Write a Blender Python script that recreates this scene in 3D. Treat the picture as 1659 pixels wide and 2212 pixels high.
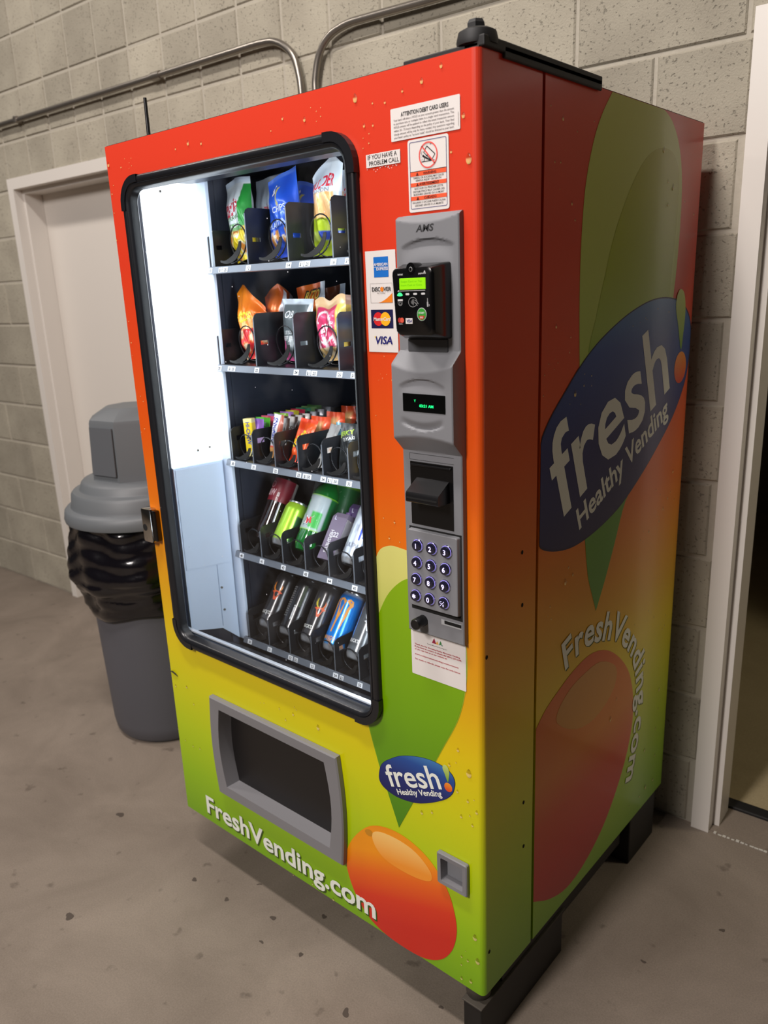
import bpy, bmesh, math, random
from mathutils import Matrix, Vector
random.seed(7)
PI = math.pi
for o in list(bpy.data.objects):
    bpy.data.objects.remove(o)
SC = bpy.context.scene
COL = SC.collection

# ---------------------------------------------------------------- camera
cam_data = bpy.data.cameras.new('camera')
cam = bpy.data.objects.new('camera', cam_data)
COL.objects.link(cam)
cam_data.sensor_fit = 'HORIZONTAL'
cam_data.sensor_width = 36.0
cam_data.lens = 1696.73 / 1659.0 * 36.0
cam_data.clip_start = 0.05
right = Vector((0.757402, 0.651729, -0.039894))
down = Vector((0.150695, -0.233923, -0.960506))
fwd = Vector((-0.635322, 0.721477, -0.275386))
cm = Matrix.Identity(4)
for i in range(3):
    cm[i][0] = right[i]; cm[i][1] = -down[i]; cm[i][2] = -fwd[i]
cm[0][3], cm[1][3], cm[2][3] = 1.70621, -1.04697, 1.53220
cam.matrix_world = cm
cam_data.dof.use_dof = True
cam_data.dof.focus_distance = 1.50
cam_data.dof.aperture_fstop = 6.0
SC.camera = cam

# ---------------------------------------------------------------- world, lamps, exposure
world = bpy.data.worlds.new('world'); SC.world = world
world.use_nodes = True
bg = world.node_tree.nodes['Background']
bg.inputs['Color'].default_value = (0.62, 0.58, 0.53, 1)
bg.inputs['Strength'].default_value = 0.03
SC.view_settings.view_transform = 'Standard'
SC.view_settings.look = 'None'
SC.view_settings.gamma = 1.0
SC.view_settings.use_curve_mapping = False
SC.view_settings.exposure = 0.0

def area_light(name, loc, target, sx, sy, power, color=(1, 0.93, 0.84)):
    ld = bpy.data.lights.new(name, 'AREA')
    ld.shape = 'RECTANGLE'; ld.size = sx; ld.size_y = sy
    ld.energy = power; ld.color = color
    lo = bpy.data.objects.new(name, ld); COL.objects.link(lo)
    lo.location = loc
    d = Vector(target) - Vector(loc)
    lo.rotation_euler = d.to_track_quat('-Z', 'Y').to_euler()
    return lo
# ceiling fixtures of the big room: one above the front of the machine, more further out
area_light('ceiling_lamp', (0.50, -0.85, 4.2), (0.50, -0.85, 0), 1.2, 0.2, 80, (1, .93, .88))
area_light('ceiling_lamp', (-2.6, -0.85, 4.2), (-2.6, -0.85, 0), 1.2, 0.2, 54, (1, .93, .88))
area_light('ceiling_lamp', (0.70, -3.9, 3.9), (0.5, -1.2, 0.6), 0.5, 1.2, 195, (1, .93, .90))
# the lamp tubes built into the machine: upright behind the right stile of its door, and across its top
area_light('machine_lamp', (0.735, 0.062, 1.20), (0.30, 0.32, 1.15), 0.03, 1.10, 5.4, (0.86, 0.94, 1.0))
area_light('machine_lamp', (0.42, 0.085, 1.775), (0.40, 0.30, 1.1), 0.60, 0.02, 1.6, (0.86, 0.94, 1.0))

# ---------------------------------------------------------------- helpers
def lin(c):
    c = c / 255.0
    return c / 12.92 if c <= 0.04045 else ((c + 0.055) / 1.055) ** 2.4
def L3(c): return (lin(c[0]), lin(c[1]), lin(c[2]))
def L4(c): return (lin(c[0]), lin(c[1]), lin(c[2]), 1.0)
MATS = {}
def mat(name, col, rough=0.5, metal=0.0, coat=0.0, emit=0.0, spec=0.5, bump=None, var=0.0, alpha=1.0, trans=0.0):
    if name in MATS: return MATS[name]
    m = bpy.data.materials.new(name); MATS[name] = m
    m.use_nodes = True
    nt = m.node_tree; b = nt.nodes['Principled BSDF']
    b.inputs['Base Color'].default_value = L4(col)
    b.inputs['Roughness'].default_value = rough
    b.inputs['Metallic'].default_value = metal
    b.inputs['Coat Weight'].default_value = coat
    b.inputs['Coat Roughness'].default_value = 0.08
    b.inputs['Specular IOR Level'].default_value = spec
    b.inputs['Transmission Weight'].default_value = trans
    b.inputs['Alpha'].default_value = alpha
    if emit > 0:
        b.inputs['Emission Color'].default_value = L4(col)
        b.inputs['Emission Strength'].default_value = emit
    if bump or var:
        tc = nt.nodes.new('ShaderNodeTexCoord')
        n = nt.nodes.new('ShaderNodeTexNoise')
        n.inputs['Scale'].default_value = bump[0] if bump else 30
        n.inputs['Detail'].default_value = 5
        nt.links.new(tc.outputs['Object'], n.inputs['Vector'])
        if bump:
            bp = nt.nodes.new('ShaderNodeBump')
            bp.inputs['Strength'].default_value = bump[1]
            bp.inputs['Distance'].default_value = bump[2] if len(bump) > 2 else 0.002
            nt.links.new(n.outputs['Fac'], bp.inputs['Height'])
            nt.links.new(bp.outputs['Normal'], b.inputs['Normal'])
        if var:
            mx = nt.nodes.new('ShaderNodeMix'); mx.data_type = 'RGBA'
            mx.inputs['A'].default_value = tuple(x * (1 - var) for x in L3(col)) + (1,)
            mx.inputs['B'].default_value = tuple(min(1, x * (1 + var)) for x in L3(col)) + (1,)
            nt.links.new(n.outputs['Fac'], mx.inputs['Factor'])
            nt.links.new(mx.outputs['Result'], b.inputs['Base Color'])
    return m
def print_mat(name, rough, metal=0.0, coat=0.0, trans=0.0):
    """packaging print: colour comes from the vertex colour layer 'Col'"""
    m = bpy.data.materials.new(name); MATS[name] = m
    m.use_nodes = True
    nt = m.node_tree; b = nt.nodes['Principled BSDF']
    a = nt.nodes.new('ShaderNodeVertexColor'); a.layer_name = 'Col'
    nt.links.new(a.outputs['Color'], b.inputs['Base Color'])
    b.inputs['Roughness'].default_value = rough
    b.inputs['Metallic'].default_value = metal
    b.inputs['Coat Weight'].default_value = coat
    b.inputs['Transmission Weight'].default_value = trans
    tc = nt.nodes.new('ShaderNodeTexCoord'); n = nt.nodes.new('ShaderNodeTexNoise')
    n.inputs['Scale'].default_value = 45; n.inputs['Detail'].default_value = 2
    bp = nt.nodes.new('ShaderNodeBump'); bp.inputs['Strength'].default_value = 0.25 if metal < .3 else 0.05
    bp.inputs['Distance'].default_value = 0.004
    nt.links.new(tc.outputs['Object'], n.inputs['Vector'])
    nt.links.new(n.outputs['Fac'], bp.inputs['Height']); nt.links.new(bp.outputs['Normal'], b.inputs['Normal'])
    return m

WM = {}
class MB:
    """collects vertices and faces of ONE mesh"""
    def __init__(s): s.v = []; s.f = []; s.c = None
    def add(s, vs, fs):
        k = len(s.v); s.v += [tuple(p) for p in vs]; s.f += [tuple(i + k for i in f) for f in fs]; return s
    def box(s, x0, x1, y0, y1, z0, z1):
        return s.add([(x0, y0, z0), (x1, y0, z0), (x1, y1, z0), (x0, y1, z0), (x0, y0, z1), (x1, y0, z1), (x1, y1, z1), (x0, y1, z1)],
                     [(0, 3, 2, 1), (4, 5, 6, 7), (0, 1, 5, 4), (1, 2, 6, 5), (2, 3, 7, 6), (3, 0, 4, 7)])
    def bbox(s, x0, x1, y0, y1, z0, z1, r=0.003):
        """box with all edges chamfered"""
        r = min(r, (x1 - x0) * .45, (y1 - y0) * .45, (z1 - z0) * .45)
        bm = bmesh.new(); bmesh.ops.create_cube(bm, size=1.0)
        for v in bm.verts:
            v.co = Vector(((x0 + x1) / 2 + v.co.x * (x1 - x0), (y0 + y1) / 2 + v.co.y * (y1 - y0), (z0 + z1) / 2 + v.co.z * (z1 - z0)))
        bmesh.ops.bevel(bm, geom=list(bm.edges), offset=r, segments=2, profile=.5, affect='EDGES')
        bm.verts.index_update()
        s.add([v.co[:] for v in bm.verts], [[v.index for v in f.verts] for f in bm.faces]); bm.free(); return s
    def prism(s, pts, a0, a1, axis=1):
        """polygon pts in the plane normal to axis, extruded from a0 to a1"""
        def P(p, a):
            return (a, p[0], p[1]) if axis == 0 else ((p[0], a, p[1]) if axis == 1 else (p[0], p[1], a))
        n = len(pts)
        return s.add([P(p, a0) for p in pts] + [P(p, a1) for p in pts],
                     [tuple(range(n)), tuple(range(2 * n - 1, n - 1, -1))] + [(i, (i + 1) % n, (i + 1) % n + n, i + n) for i in range(n)])
    def loft(s, rings, cap=True, closed=True):
        n = len(rings[0]); k = len(rings)
        vs = [p for r in rings for p in r]; fs = []
        for j in range(k - 1):
            for i in range(n if closed else n - 1):
                a = j * n + i; b = j * n + (i + 1) % n
                fs.append((a, b, b + n, a + n))
        if cap and closed:
            fs.append(tuple(range(n - 1, -1, -1))); fs.append(tuple(range((k - 1) * n, k * n)))
        return s.add(vs, fs)
    def lathe(s, prof, seg=32, cx=0, cy=0, cap=True):
        return s.loft([[(cx + r * math.cos(2 * PI * i / seg), cy + r * math.sin(2 * PI * i / seg), z) for i in range(seg)] for r, z in prof], cap)
    def tube(s, pts, r, seg=8, cap=True):
        pts = [Vector(p) for p in pts]; rings = []
        ref = Vector((0, 0, 1))
        for i, p in enumerate(pts):
            t = (pts[min(i + 1, len(pts) - 1)] - pts[max(i - 1, 0)]).normalized()
            if i == 0:
                if abs(t.dot(ref)) > .9: ref = Vector((1, 0, 0))
                u = t.cross(ref).normalized()
            else:
                u = (u - t * u.dot(t)).normalized()
            w = t.cross(u)
            rr = r[i] if isinstance(r, (list, tuple)) else r
            rings.append([tuple(p + (u * math.cos(2 * PI * k / seg) + w * math.sin(2 * PI * k / seg)) * rr) for k in range(seg)])
        return s.loft(rings, cap)
    def map(s, fn):
        s.v = [tuple(fn(*p)) for p in s.v]; return s

def kind_tag(o, label=None, cat=None, group=None, kind=None):
    if label: o['label'] = label
    if cat: o['category'] = cat
    if group: o['group'] = group
    if kind: o['kind'] = kind
    return o

def obj(name, mb, material, parent=None, M=None, smooth=False, label=None, kind=None, colors=None, centre=True, auto=None):
    """link an MB as one mesh object; vertices are in the frame M (default world)"""
    me = bpy.data.meshes.new(name)
    c = Vector((0, 0, 0))
    if centre and mb.v:
        lo = [min(p[i] for p in mb.v) for i in range(3)]; hi = [max(p[i] for p in mb.v) for i in range(3)]
        c = Vector([(a + b) / 2 for a, b in zip(lo, hi)])
    me.from_pydata([(p[0] - c.x, p[1] - c.y, p[2] - c.z) for p in mb.v], [], mb.f)
    if smooth or auto:
        me.polygons.foreach_set('use_smooth', [True] * len(me.polygons))
    if colors is not None:
        at = me.color_attributes.new('Col', 'FLOAT_COLOR', 'POINT')
        flat = []
        for q in colors: flat += [q[0], q[1], q[2], 1.0]
        at.data.foreach_set('color', flat)
    if material: me.materials.append(material)
    me.update()
    if auto:
        me.set_sharp_from_angle(angle=math.radians(auto))
    o = bpy.data.objects.new(name, me); COL.objects.link(o)
    place(o, (M or Matrix.Identity(4)) @ Matrix.Translation(c), parent)
    if label: o['label'] = label
    if kind: o['kind'] = kind
    return o
def place(o, world_m, parent=None):
    WM[o.name] = world_m
    if parent is not None:
        o.parent = parent
        o.matrix_basis = WM[parent.name].inverted() @ world_m
    else:
        o.matrix_basis = world_m
def thing(name, label, cat, loc=(0, 0, 0), group=None, M=None):
    o = bpy.data.objects.new(name, None); COL.objects.link(o)
    o.empty_display_size = .05
    place(o, M if M is not None else Matrix.Translation(loc))
    return kind_tag(o, label, cat, group)
def dup(root, world_m, label=None, group=None):
    """copy of a thing with its parts and their sub-parts, sharing mesh data"""
    r = root.copy(); COL.objects.link(r)
    place(r, world_m)
    if label: r['label'] = label
    if group: r['group'] = group
    for ch in list(root.children):
        c = ch.copy(); COL.objects.link(c); c.parent = r
        for g in list(ch.children):
            d = g.copy(); COL.objects.link(d); d.parent = c
    return r
def spline(pts, n=6, closed=True):
    """Catmull-Rom through 2-D or 3-D points"""
    out = []; N = len(pts); dim = len(pts[0])
    for i in range(N if closed else N - 1):
        p = [pts[(i + k) % N] if closed else pts[min(max(i + k, 0), N - 1)] for k in (-1, 0, 1, 2)]
        for j in range(n):
            t = j / n
            out.append(tuple(.5 * (2 * p[1][d] + (p[2][d] - p[0][d]) * t + (2 * p[0][d] - 5 * p[1][d] + 4 * p[2][d] - p[3][d]) * t * t
                                   + (3 * p[1][d] - p[0][d] - 3 * p[2][d] + p[3][d]) * t ** 3) for d in range(dim)))
    if not closed: out.append(tuple(pts[-1]))
    return out
def rrect(x0, x1, z0, z1, r, n=6):
    out = []
    for cx, cz, a in ((x1 - r, z1 - r, 0), (x0 + r, z1 - r, 90), (x0 + r, z0 + r, 180), (x1 - r, z0 + r, 270)):
        for k in range(n + 1):
            t = math.radians(a + 90 * k / n); out.append((cx + r * math.cos(t), cz + r * math.sin(t)))
    return out
def ell(cx, cz, rx, rz, rot=0, n=40):
    c, s = math.cos(rot), math.sin(rot)
    return [(cx + c * rx * math.cos(2 * PI * i / n) - s * rz * math.sin(2 * PI * i / n), cz + s * rx * math.cos(2 * PI * i / n) + c * rz * math.sin(2 * PI * i / n)) for i in range(n)]
def fill(loops):
    """triangulated flat region bounded by loops (holes allowed): 2-D verts, faces"""
    bm = bmesh.new()
    for lp in loops:
        vs = [bm.verts.new((p[0], p[1], 0)) for p in lp]
        for i in range(len(vs)): bm.edges.new((vs[i], vs[(i + 1) % len(vs)]))
    bmesh.ops.triangle_fill(bm, edges=list(bm.edges), use_beauty=True, normal=(0, 0, 1))
    bm.verts.index_update()
    v = [(q.co.x, q.co.y) for q in bm.verts]; f = [[q.index for q in a.verts] for a in bm.faces]
    bm.free(); return v, f
def FRONT(x, z, d=0.0): return (x, -d, z)
W, D, ZB, ZT = 0.9994, 0.898, 0.144, 1.856
def SIDE(y, z, d=0.0): return (W + d, y, z)
def decal(name, loops, material, d, parent, fn=FRONT, label=None):
    v, f = fill(loops if isinstance(loops[0][0], (tuple, list)) else [loops])
    return obj(name, MB().add([fn(a, b, d) for a, b in v], f), material, parent, label=label)

# ---------------------------------------------------------------- lettering: one glyph mesh per character, made once
CH = ''.join(chr(i) for i in range(33, 127))
GL = {}
def make_glyphs():
    tmp = []
    def T(s, bold):
        cu = bpy.data.curves.new('glyph', 'FONT'); cu.body = s; cu.size = 1.0; cu.resolution_u = 3
        cu.offset = .013 if bold == 'medium' else (0.022 if bold else 0.004)
        o = bpy.data.objects.new('glyph', cu); COL.objects.link(o); tmp.append(o); return o
    js = []
    for bold in (False, True, 'medium'):
        hh = T('HH', bold)
        for ch in (CH if bold != 'medium' else 'freshH'): js.append((ch, bold, T(ch, bold), T('H' + ch + 'H', bold), hh))
    dg = bpy.context.evaluated_depsgraph_get()
    def mesh(o):
        e = o.evaluated_get(dg); m = e.to_mesh()
        v = [(p.co.x, p.co.y) for p in m.vertices]; f = [tuple(p.vertices) for p in m.polygons]
        e.to_mesh_clear(); return v, f
    hhx = {}
    for ch, bold, o, ho, hh in js:
        if bold not in hhx: hhx[bold] = max(p[0] for p in mesh(hh)[0])
        v, f = mesh(o)
        adv = max(p[0] for p in mesh(ho)[0]) - hhx[bold]
        GL[(ch, bold)] = (v, f, adv)
    for o in tmp:
        c = o.data; bpy.data.objects.remove(o); 
        if c.users == 0: bpy.data.curves.remove(c)
make_glyphs()
CAPH = max(p[1] for p in GL[('H', False)][0])
def text2d(s, bold=False):
    v, f, x = [], [], 0.0
    for ch in s:
        if ch == ' ': x += .28; continue
        gv, gf, a = GL[(ch, bold)]
        k = len(v); v += [(p[0] + x, p[1]) for p in gv]; f += [tuple(i + k for i in q) for q in gf]; x += a
    return v, f, x
def text_mb(mb, s, x, z, cap, width=None, align='l', rot=0.0, shear=0.0, bold=False, fn=FRONT, d=0.0):
    """append lettering to mb; cap = capital height in metres, optional forced width"""
    v, f, w = text2d(s, bold)
    k = cap / CAPH; kx = (width / w) if width else k
    W0 = w * kx
    off = {'l': 0, 'c': -W0 / 2, 'r': -W0}[align]
    c, sn = math.cos(rot), math.sin(rot)
    out = []
    for px, pz in v:
        a = px * kx + off + shear * pz * k; b = pz * k
        out.append(fn(x + c * a - sn * b, z + sn * a + c * b, d))
    mb.add(out, f); return mb

# ---------------------------------------------------------------- materials of the place
def cmu_material():
    m = bpy.data.materials.new('concrete_block'); m.use_nodes = True; MATS['cmu'] = m
    nt = m.node_tree; N = nt.nodes; Lk = nt.links; b = N['Principled BSDF']
    b.inputs['Roughness'].default_value = .92; b.inputs['Specular IOR Level'].default_value = .2
    geo = N.new('ShaderNodeNewGeometry'); oi = N.new('ShaderNodeObjectInfo')
    n1 = N.new('ShaderNodeTexNoise'); n1.inputs['Scale'].default_value = 210; n1.inputs['Detail'].default_value = 3; n1.inputs['Roughness'].default_value = .6
    n2 = N.new('ShaderNodeTexNoise'); n2.inputs['Scale'].default_value = 5; n2.inputs['Detail'].default_value = 4
    vo = N.new('ShaderNodeTexNoise'); vo.inputs['Scale'].default_value = 135; vo.inputs['Detail'].default_value = 2.5
    for q in (n1, n2, vo): Lk.new(geo.outputs['Position'], q.inputs['Vector'])
    r = N.new('ShaderNodeValToRGB')
    r.color_ramp.elements[0].position = .25; r.color_ramp.elements[0].color = L4((152, 145, 130))
    r.color_ramp.elements[1].position = .8; r.color_ramp.elements[1].color = L4((178, 171, 154))
    Lk.new(n2.outputs['Fac'], r.inputs['Fac'])
    pit = N.new('ShaderNodeMapRange'); pit.inputs['From Min'].default_value = .30; pit.inputs['From Max'].default_value = .40
    pit.inputs['To Min'].default_value = .62; pit.inputs['To Max'].default_value = 1.0
    Lk.new(vo.outputs['Fac'], pit.inputs['Value'])
    rnd = N.new('ShaderNodeMapRange'); rnd.inputs['To Min'].default_value = .88; rnd.inputs['To Max'].default_value = 1.08
    Lk.new(oi.outputs['Random'], rnd.inputs['Value'])
    mu = N.new('ShaderNodeMath'); mu.operation = 'MULTIPLY'
    Lk.new(pit.outputs['Result'], mu.inputs[0]); Lk.new(rnd.outputs['Result'], mu.inputs[1])
    mx = N.new('ShaderNodeVectorMath'); mx.operation = 'SCALE'
    Lk.new(r.outputs['Color'], mx.inputs[0]); Lk.new(mu.outputs[0], mx.inputs['Scale'])
    Lk.new(mx.outputs['Vector'], b.inputs['Base Color'])
    ad = N.new('ShaderNodeMath'); ad.operation = 'MULTIPLY_ADD'; ad.inputs[1].default_value = .5
    Lk.new(n1.outputs['Fac'], ad.inputs[0]); Lk.new(pit.outputs['Result'], ad.inputs[2])
    bu = N.new('ShaderNodeBump'); bu.inputs['Strength'].default_value = .7; bu.inputs['Distance'].default_value = .004
    Lk.new(ad.outputs[0], bu.inputs['Height']); Lk.new(bu.outputs['Normal'], b.inputs['Normal'])
    return m
M_CMU = cmu_material()
M_MORTAR = mat('mortar', (174, 167, 153), .95, spec=.2, bump=(90, .4, .003), var=.08)
def floor_material(name, c0, c1, stain):
    m = bpy.data.materials.new(name); m.use_nodes = True
    nt = m.node_tree; N = nt.nodes; Lk = nt.links; b = N['Principled BSDF']
    b.inputs['Specular IOR Level'].default_value = .35
    geo = N.new('ShaderNodeNewGeometry')
    n1 = N.new('ShaderNodeTexNoise'); n1.inputs['Scale'].default_value = 2.6; n1.inputs['Detail'].default_value = 7; n1.inputs['Roughness'].default_value = .6; n1.inputs['Distortion'].default_value = .6
    n2 = N.new('ShaderNodeTexNoise'); n2.inputs['Scale'].default_value = 17; n2.inputs['Detail'].default_value = 3
    n3 = N.new('ShaderNodeTexNoise'); n3.inputs['Scale'].default_value = 260; n3.inputs['Detail'].default_value = 2
    for q in (n1, n2, n3): Lk.new(geo.outputs['Position'], q.inputs['Vector'])
    r = N.new('ShaderNodeValToRGB')
    r.color_ramp.elements[0].position = .3; r.color_ramp.elements[0].color = L4(c0)
    r.color_ramp.elements[1].position = .7; r.color_ramp.elements[1].color = L4(c1)
    Lk.new(n1.outputs['Fac'], r.inputs['Fac'])
    st = N.new('ShaderNodeMapRange'); st.inputs['From Min'].default_value = .66; st.inputs['From Max'].default_value = .73; st.inputs['To Max'].default_value = stain
    Lk.new(n2.outputs['Fac'], st.inputs['Value'])
    mx = N.new('ShaderNodeMix'); mx.data_type = 'RGBA'; mx.inputs['B'].default_value = L4((62, 52, 45))
    Lk.new(r.outputs['Color'], mx.inputs['A']); Lk.new(st.outputs['Result'], mx.inputs['Factor'])
    gr = N.new('ShaderNodeMapRange'); gr.inputs['From Min'].default_value = .3; gr.inputs['From Max'].default_value = .7; gr.inputs['To Min'].default_value = .9; gr.inputs['To Max'].default_value = 1.1
    Lk.new(n3.outputs['Fac'], gr.inputs['Value'])
    sc = N.new('ShaderNodeVectorMath'); sc.operation = 'SCALE'
    Lk.new(mx.outputs['Result'], sc.inputs[0]); Lk.new(gr.outputs['Result'], sc.inputs['Scale'])
    Lk.new(sc.outputs['Vector'], b.inputs['Base Color'])
    ro = N.new('ShaderNodeMapRange'); ro.inputs['To Min'].default_value = .75; ro.inputs['To Max'].default_value = .5
    Lk.new(n1.outputs['Fac'], ro.inputs['Value']); Lk.new(ro.outputs['Result'], b.inputs['Roughness'])
    bu = N.new('ShaderNodeBump'); bu.inputs['Strength'].default_value = .15; bu.inputs['Distance'].default_value = .002
    Lk.new(n3.outputs['Fac'], bu.inputs['Height']); Lk.new(bu.outputs['Normal'], b.inputs['Normal'])
    return m
M_FLOOR = floor_material('concrete_floor', (112, 101, 90), (136, 124, 112), .45)
M_FLOOR2 = floor_material('tan_floor', (150, 136, 105), (165, 150, 118), .1)
M_DOORW = mat('door_paint', (214, 207, 198), .45, bump=(60, .05))
M_FRAMEW = mat('door_frame_paint', (216, 210, 202), .4, bump=(60, .05))
M_DARK = mat('dark_gap', (12, 11, 10), .9)
M_BLACK = mat('black_plastic', (16, 16, 18), .35)
M_BLACKM = mat('black_matte', (20, 19, 19), .6)
M_RUBBER = mat('black_rubber', (24, 25, 29), .32)
M_STEEL = mat('galvanized_steel', (150, 143, 134), .35, .85, var=.08)
M_CHROME = mat('chrome', (200, 198, 194), .14, 1.0)
M_GREYP = mat('grey_plastic', (125, 126, 130), .5, bump=(500, .12, .0006))
M_GREYB = mat('grey_bezel_plastic', (124, 123, 126), .5, bump=(500, .12, .0006))
M_WHITE = mat('sticker_white', (226, 220, 216), .45)
M_INK = mat('ink_black', (28, 26, 28), .5)
M_INKGREY = mat('ink_grey', (120, 112, 112), .5)
M_INKRED = mat('ink_red', (176, 40, 58), .5)
M_INKNAVY = mat('ink_navy', (26, 26, 110), .5)
M_LETTER = mat('lettering_white', (235, 238, 228), .35)

# ================================================================ THE SETTING
WPIV = Vector((1.0, 0.966, 0)); WANG = math.atan(.045)
WALLM = Matrix.Translation(WPIV) @ Matrix.Rotation(WANG, 4, 'Z')      # wall frame: t along the wall, n into it
WM['__'] = WALLM
ch = .2032; cw = .4064
DOORS = [(-3.19, -2.17), (.072, 1.088)]; DH = 2.082
floor = obj('floor', MB().box(-7.5, 6.5, -7.0, 1.05, -.12, 0), M_FLOOR)
kind_tag(floor, 'stained brown grey concrete floor in front of the block wall', 'floor', kind='structure')
wb = MB()
def wall_slab(t0, t1, z0, z1): wb.box(t0, t1, .0045, .2, z0, z1)
wall_slab(-6.5, -3.16, 0, 4.0); wall_slab(-3.16, -2.2, 2.05, 4.0); wall_slab(-2.2, .10, 0, 4.0); wall_slab(.10, 1.06, 2.05, 4.0); wall_slab(1.06, 4.2, 0, 4.0)
wall = obj('wall_back', wb, M_MORTAR, M=WALLM)
kind_tag(wall, 'grey concrete block wall behind the vending machine', 'wall', kind='structure')
BLK = {}
def block(t0, t1, z0, z1):
    w, h = round(t1 - t0, 4), round(z1 - z0, 4)
    if w < .03: return
    if (w, h) not in BLK:
        e = .004; a, b = w / 2, h / 2
        rings = [[(-a, .03, -b), (a, .03, -b), (a, .03, b), (-a, .03, b)], [(-a, e, -b), (a, e, -b), (a, e, b), (-a, e, b)],
                 [(-a + e, 0, -b + e), (a - e, 0, -b + e), (a - e, 0, b - e), (-a + e, 0, b - e)]]
        mb = MB().loft(rings, cap=False); mb.f.append((8, 9, 10, 11))
        me = bpy.data.meshes.new('block'); me.from_pydata(mb.v, [], mb.f); me.materials.append(M_CMU); BLK[(w, h)] = me
    o = bpy.data.objects.new('block', BLK[(w, h)]); COL.objects.link(o)
    place(o, WALLM @ Matrix.Translation(((t0 + t1) / 2, random.uniform(-.0012, .0012), (z0 + z1) / 2)), wall)
J = .0095
for r in range(0, 15):
    z0, z1 = r * ch + J / 2, (r + 1) * ch - J / 2
    off = -.35 if r % 2 == 0 else -.147
    k = -11
    while True:
        t0 = off + cw * k; k += 1
        if t0 > 1.4: break
        if t0 + cw < -4.3: continue
        if r < 8 and t0 > 1.0: continue
        if r < 8 and -1.75 < t0 < -.35: continue            # fully hidden behind the machine
        spans = [(t0 + J / 2, t0 + cw - J / 2)]
        if r >= 9 and t0 < -1.3: spans = [(t0 + J / 2, t0 + cw / 2 - J / 2), (t0 + cw / 2 + J / 2, t0 + cw - J / 2)]
        for a, b in spans:
            if r < 10:
                for d0, d1 in DOORS:
                    if a < d0 < b: b = d0 - .004
                    if a < d1 < b: a = d1 + .004
                if any(d0 <= (a + b) / 2 <= d1 for d0, d1 in DOORS): continue
            block(a, b, z0, z1)

def door_frame(name, d0, d1, label, slab=True):
    fr = MB()
    def wrap(n0, n1, wt):           # an inverted-U casing of width wt between depths n0..n1
        fr.box(d0, d0 + wt, n0, n1, 0, DH - wt); fr.box(d1 - wt, d1, n0, n1, 0, DH - wt); fr.box(d0, d1, n0, n1, DH - wt, DH)
    wrap(-.014, .05, .048)
    root = obj(name, fr, M_FRAMEW, M=WALLM)
    kind_tag(root, label, 'door', kind='structure')
    st = MB()
    for a, b in ((d0 + .0481, d0 + .066), (d1 - .066, d1 - .0481)): st.box(a, b, .028, .115, 0, DH - .066)
    st.box(d0 + .0481, d1 - .0481, .028, .115, DH - .066, DH - .0481)
    obj('door_stop', st, M_FRAMEW, root, M=WALLM)
    jb = MB().box(d0 + .001, d0 + .048, .0501, .2, 0, DH).box(d1 - .048, d1 - .001, .0501, .2, 0, DH).box(d0 + .048, d1 - .048, .0501, .2, DH - .048, DH - .001)
    obj('jamb', jb, M_FRAMEW, root, M=WALLM)
    if slab:
        obj('door_slab', MB().bbox(d0 + .05, d1 - .05, .116, .16, .008, DH - .05, .003), M_DOORW, root, M=WALLM)
    return root
door_frame('door_1', *DOORS[0], 'closed off white door in a white steel frame behind the grey bin')
door_frame('door_2', *DOORS[1], 'open doorway with white steel frame to the right of the machine', slab=False)
obj('trim_1', MB().bbox(.12, 1.04, .128, .170, -.005, .012, .003), M_BLACKM, M=WALLM)['kind'] = 'structure'
obj('trim_2', MB().box(.075, 1.085, -.002, .13, -.01, .003), M_FLOOR, M=WALLM)['kind'] = 'structure'
f2 = obj('floor_2', MB().box(-.6, 3.4, .165, 3.4, -.12, .001), M_FLOOR2, M=WALLM); f2['kind'] = 'structure'
M_BACKW = mat('back_room_paint', (120, 108, 92), .8)
for nm, bx in (('wall_corridor_left', (-.7, -.6, .2, 3.4)), ('wall_corridor_back', (-.7, 3.5, 3.4, 3.5)), ('wall_corridor_right', (3.4, 3.5, .2, 3.4))):
    obj(nm, MB().box(*bx, 0, 3.0), M_BACKW, M=WALLM)['kind'] = 'structure'
obj('ceiling_corridor', MB().box(-.7, 3.5, .2, 3.5, 3.0, 3.1), M_BACKW, M=WALLM)['kind'] = 'structure'
# unseen blocker added to shape the lit floor patch, and the corridor lamp behind it
obj('corridor_light_blocker', MB().box(.62, 1.6, 1.15, 1.25, 0, 3.0), M_BACKW, M=WALLM)['kind'] = 'structure'
pl = WALLM @ Vector((1.5, .62, 2.9))
area_light('corridor_lamp', pl, WALLM @ Vector((1.0, .55, 0)), .3, .3, 14, (1, .9, .68))
# old caulk line and scrapings at the sill
cr = MB()
for i in range(26):
    t = .085 + i * .012; rr = random.uniform(.0012, .003)
    if random.random() < .25: continue
    cr.bbox(t, t + random.uniform(.006, .013), -.006 - rr, -.004 + rr + random.uniform(-.002, .002), 0, random.uniform(.001, .004), .0008)
obj('caulk_line', cr, mat('old_caulk', (190, 186, 176), .8), floor, M=WALLM, kind='stuff')

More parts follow.
